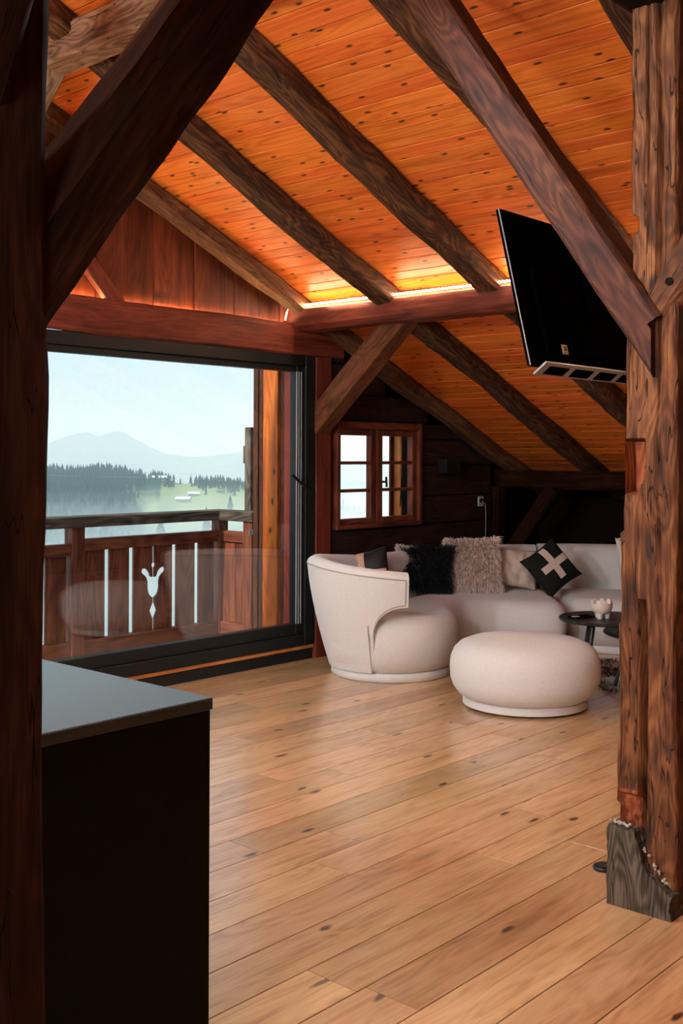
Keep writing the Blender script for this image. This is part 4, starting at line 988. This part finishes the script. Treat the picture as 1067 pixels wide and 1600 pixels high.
# conifers
def cone_tree(vs, fs, x, y, z, h, r, rr, tiers=3, k=7):
    for q in range(tiers):
        z0 = z + h * (0.12 + 0.27 * q); r0 = r * (1 - 0.27 * q); z1 = z0 + h * 0.42 if q < tiers - 1 else z + h
        i0 = len(vs)
        for j in range(k):
            a = 2 * PI * j / k + rr.random() * .4; q2 = r0 * rr.uniform(.8, 1.15); vs.append((x + math.cos(a) * q2, y + math.sin(a) * q2, z0))
        vs.append((x, y, z1)); fs.extend([(i0 + j, i0 + (j + 1) % k, i0 + k) for j in range(k)])
rr = random.Random(11); vs = []; fs = []
for q in range(2600):
    xx = rr.uniform(-60, 245); a, _ = px_dir(xx)
    r = RC - abs(rr.gauss(0, 1)) * 60 if rr.random() < .6 else rr.uniform(300, RC)
    if r < 260 or xx > 222 - (RC - r) * 0.16 + rr.gauss(0, 9): continue
    h = rr.uniform(2.4, 4.6); cone_tree(vs, fs, r * math.sin(a), r * math.cos(a), hill(r, a) - .3, h, h * .20, rr, 2, 6)
for q in range(420):
    xx = rr.choice((rr.gauss(250, 12), rr.gauss(325, 12), rr.gauss(362, 8), rr.uniform(380, 470), rr.uniform(520, 660))); a, _ = px_dir(xx)
    r = RC - abs(rr.gauss(0, 1)) * 14; h = rr.uniform(2.0, 4.8); cone_tree(vs, fs, r * math.sin(a), r * math.cos(a), hill(r, a) - .3, h, h * .2, rr, 2, 6)
fo = tag(link('conifer_forest', mesh(vs, fs), 'conifer'), 'dark conifer forest covering the crest of the far hill', 'forest', kind='stuff')
for i, (xx, r, h, lab) in enumerate(((252, 330, 10, 'single dark conifer on the meadow beyond the railing, leftmost'), (323, 350, 11, 'tall dark conifer on the meadow beyond the railing, middle'), (360, 420, 8, 'dark conifer on the far meadow closest to the handrail end'))):
    a, _ = px_dir(xx); t = empty('conifer', (r * math.sin(a), r * math.cos(a), hill(r, a) - .4)); tag(t, lab, 'tree', 'single conifers on the meadow')
    vs = []; fs = []; cone_tree(vs, fs, 0, 0, 0, h, h * .22, rr, 3, 9); link('crown', mesh(vs, fs), 'conifer', t); tube('trunk', [(0, 0, -.5), (0, 0, h * .2)], .18, 'housewood', t, k=6)
def far_house(name, xx, r, L, Wd, H, rz, lab, roofm='roofpale'):
    a, _ = px_dir(xx); z = hill(r, a) - .4; t = empty(name, (r * math.sin(a), r * math.cos(a), z), rz); tag(t, lab, 'building', 'far buildings on the hill')
    link('wall', boxme(L, Wd, H, 0), 'housewood', t, loc=(0, 0, H / 2))
    prism('roof', [(-Wd * .62, H * .96), (0, H * 1.5), (Wd * .62, H * .96), (Wd * .62, H * 1.06), (0, H * 1.62), (-Wd * .62, H * 1.06)], 'x', -L * .56, L * .56, roofm, t)
    for i in range(3): link('window', boxme(L * .14, .1, H * .3, 0), 'paleglass', t, loc=(-L * .3 + i * L * .3, -Wd / 2 - .03, H * .55))
far_house('lift_station', 248, 505, 6.5, 4, 1.6, -0.55, 'pale-roofed lift station on the crest beside the wooded hilltop')
far_house('chalet', 287, 450, 5.5, 4, 1.6, -0.9, 'long grey chalet on the meadow below the crest')
far_house('chalet', 303, 470, 4.5, 3.5, 1.4, -0.7, 'far chalet on the meadow to the handrail side of the long grey one')
far_house('chalet', 345, 480, 3.5, 3, 1.2, -0.7, 'small far chalet between the meadow conifers', 'housewood')
for (xx, lab) in ((285, 'thin far lift pylon beside the lift station'), (300, 'thin far lift pylon above the long grey chalet')):
    a, _ = px_dir(xx); t = empty('lift_pylon', (RC * math.sin(a), RC * math.cos(a), hill(RC, a) - .3)); tag(t, lab, 'pylon', 'far lift pylons')
    tube('mast', [(0, 0, 0), (0, 0, 5.0)], .14, 'roofpale', t, k=6); tube('crossbar', [(-1.8, 1.5, 5), (1.8, -1.5, 5)], .16, 'roofpale', t, k=6)
# haze: a real scattering volume over the valley
def vol(name, x0, x1, y0, y1, z0, z1, dens, col, lab):
    mt = bpy.data.materials.new(name); mt.use_nodes = True; t = mt.node_tree; t.nodes.clear()
    o = N(t, 'ShaderNodeOutputMaterial'); v = N(t, 'ShaderNodeVolumeScatter'); v.inputs['Density'].default_value = dens; v.inputs['Color'].default_value = (*col, 1); v.inputs['Anisotropy'].default_value = 0.0
    t.links.new(v.outputs[0], o.inputs['Volume']); M[name] = mt
    b = prism(name, [(x0, y0), (x1, y0), (x1, y1), (x0, y1)], 'z', z0, z1, name); tag(b, lab, 'haze', kind='stuff'); return b
vol('valley_haze', -900, 4200, 60, 4200, -400, 85, 0.00072, (0.80, 0.92, 1.0), 'pale blue haze hanging over the valley and mountains')
for k_, (zt_, dn_) in enumerate(((-12, 0.0016), (-15, 0.0034), (-19, 0.006), (-24, 0.010))):
    vol('low_mist' if k_ == 0 else 'low_mist_%d' % k_, 60, 520, 40, 520, -300 + k_, zt_, dn_, (0.86, 0.94, 1.0), ('thin top layer of the white mist lying in the valley', 'second layer of the white valley mist', 'third layer of the white valley mist', 'dense lowest layer of the white valley mist')[k_]).name = 'low_mist'
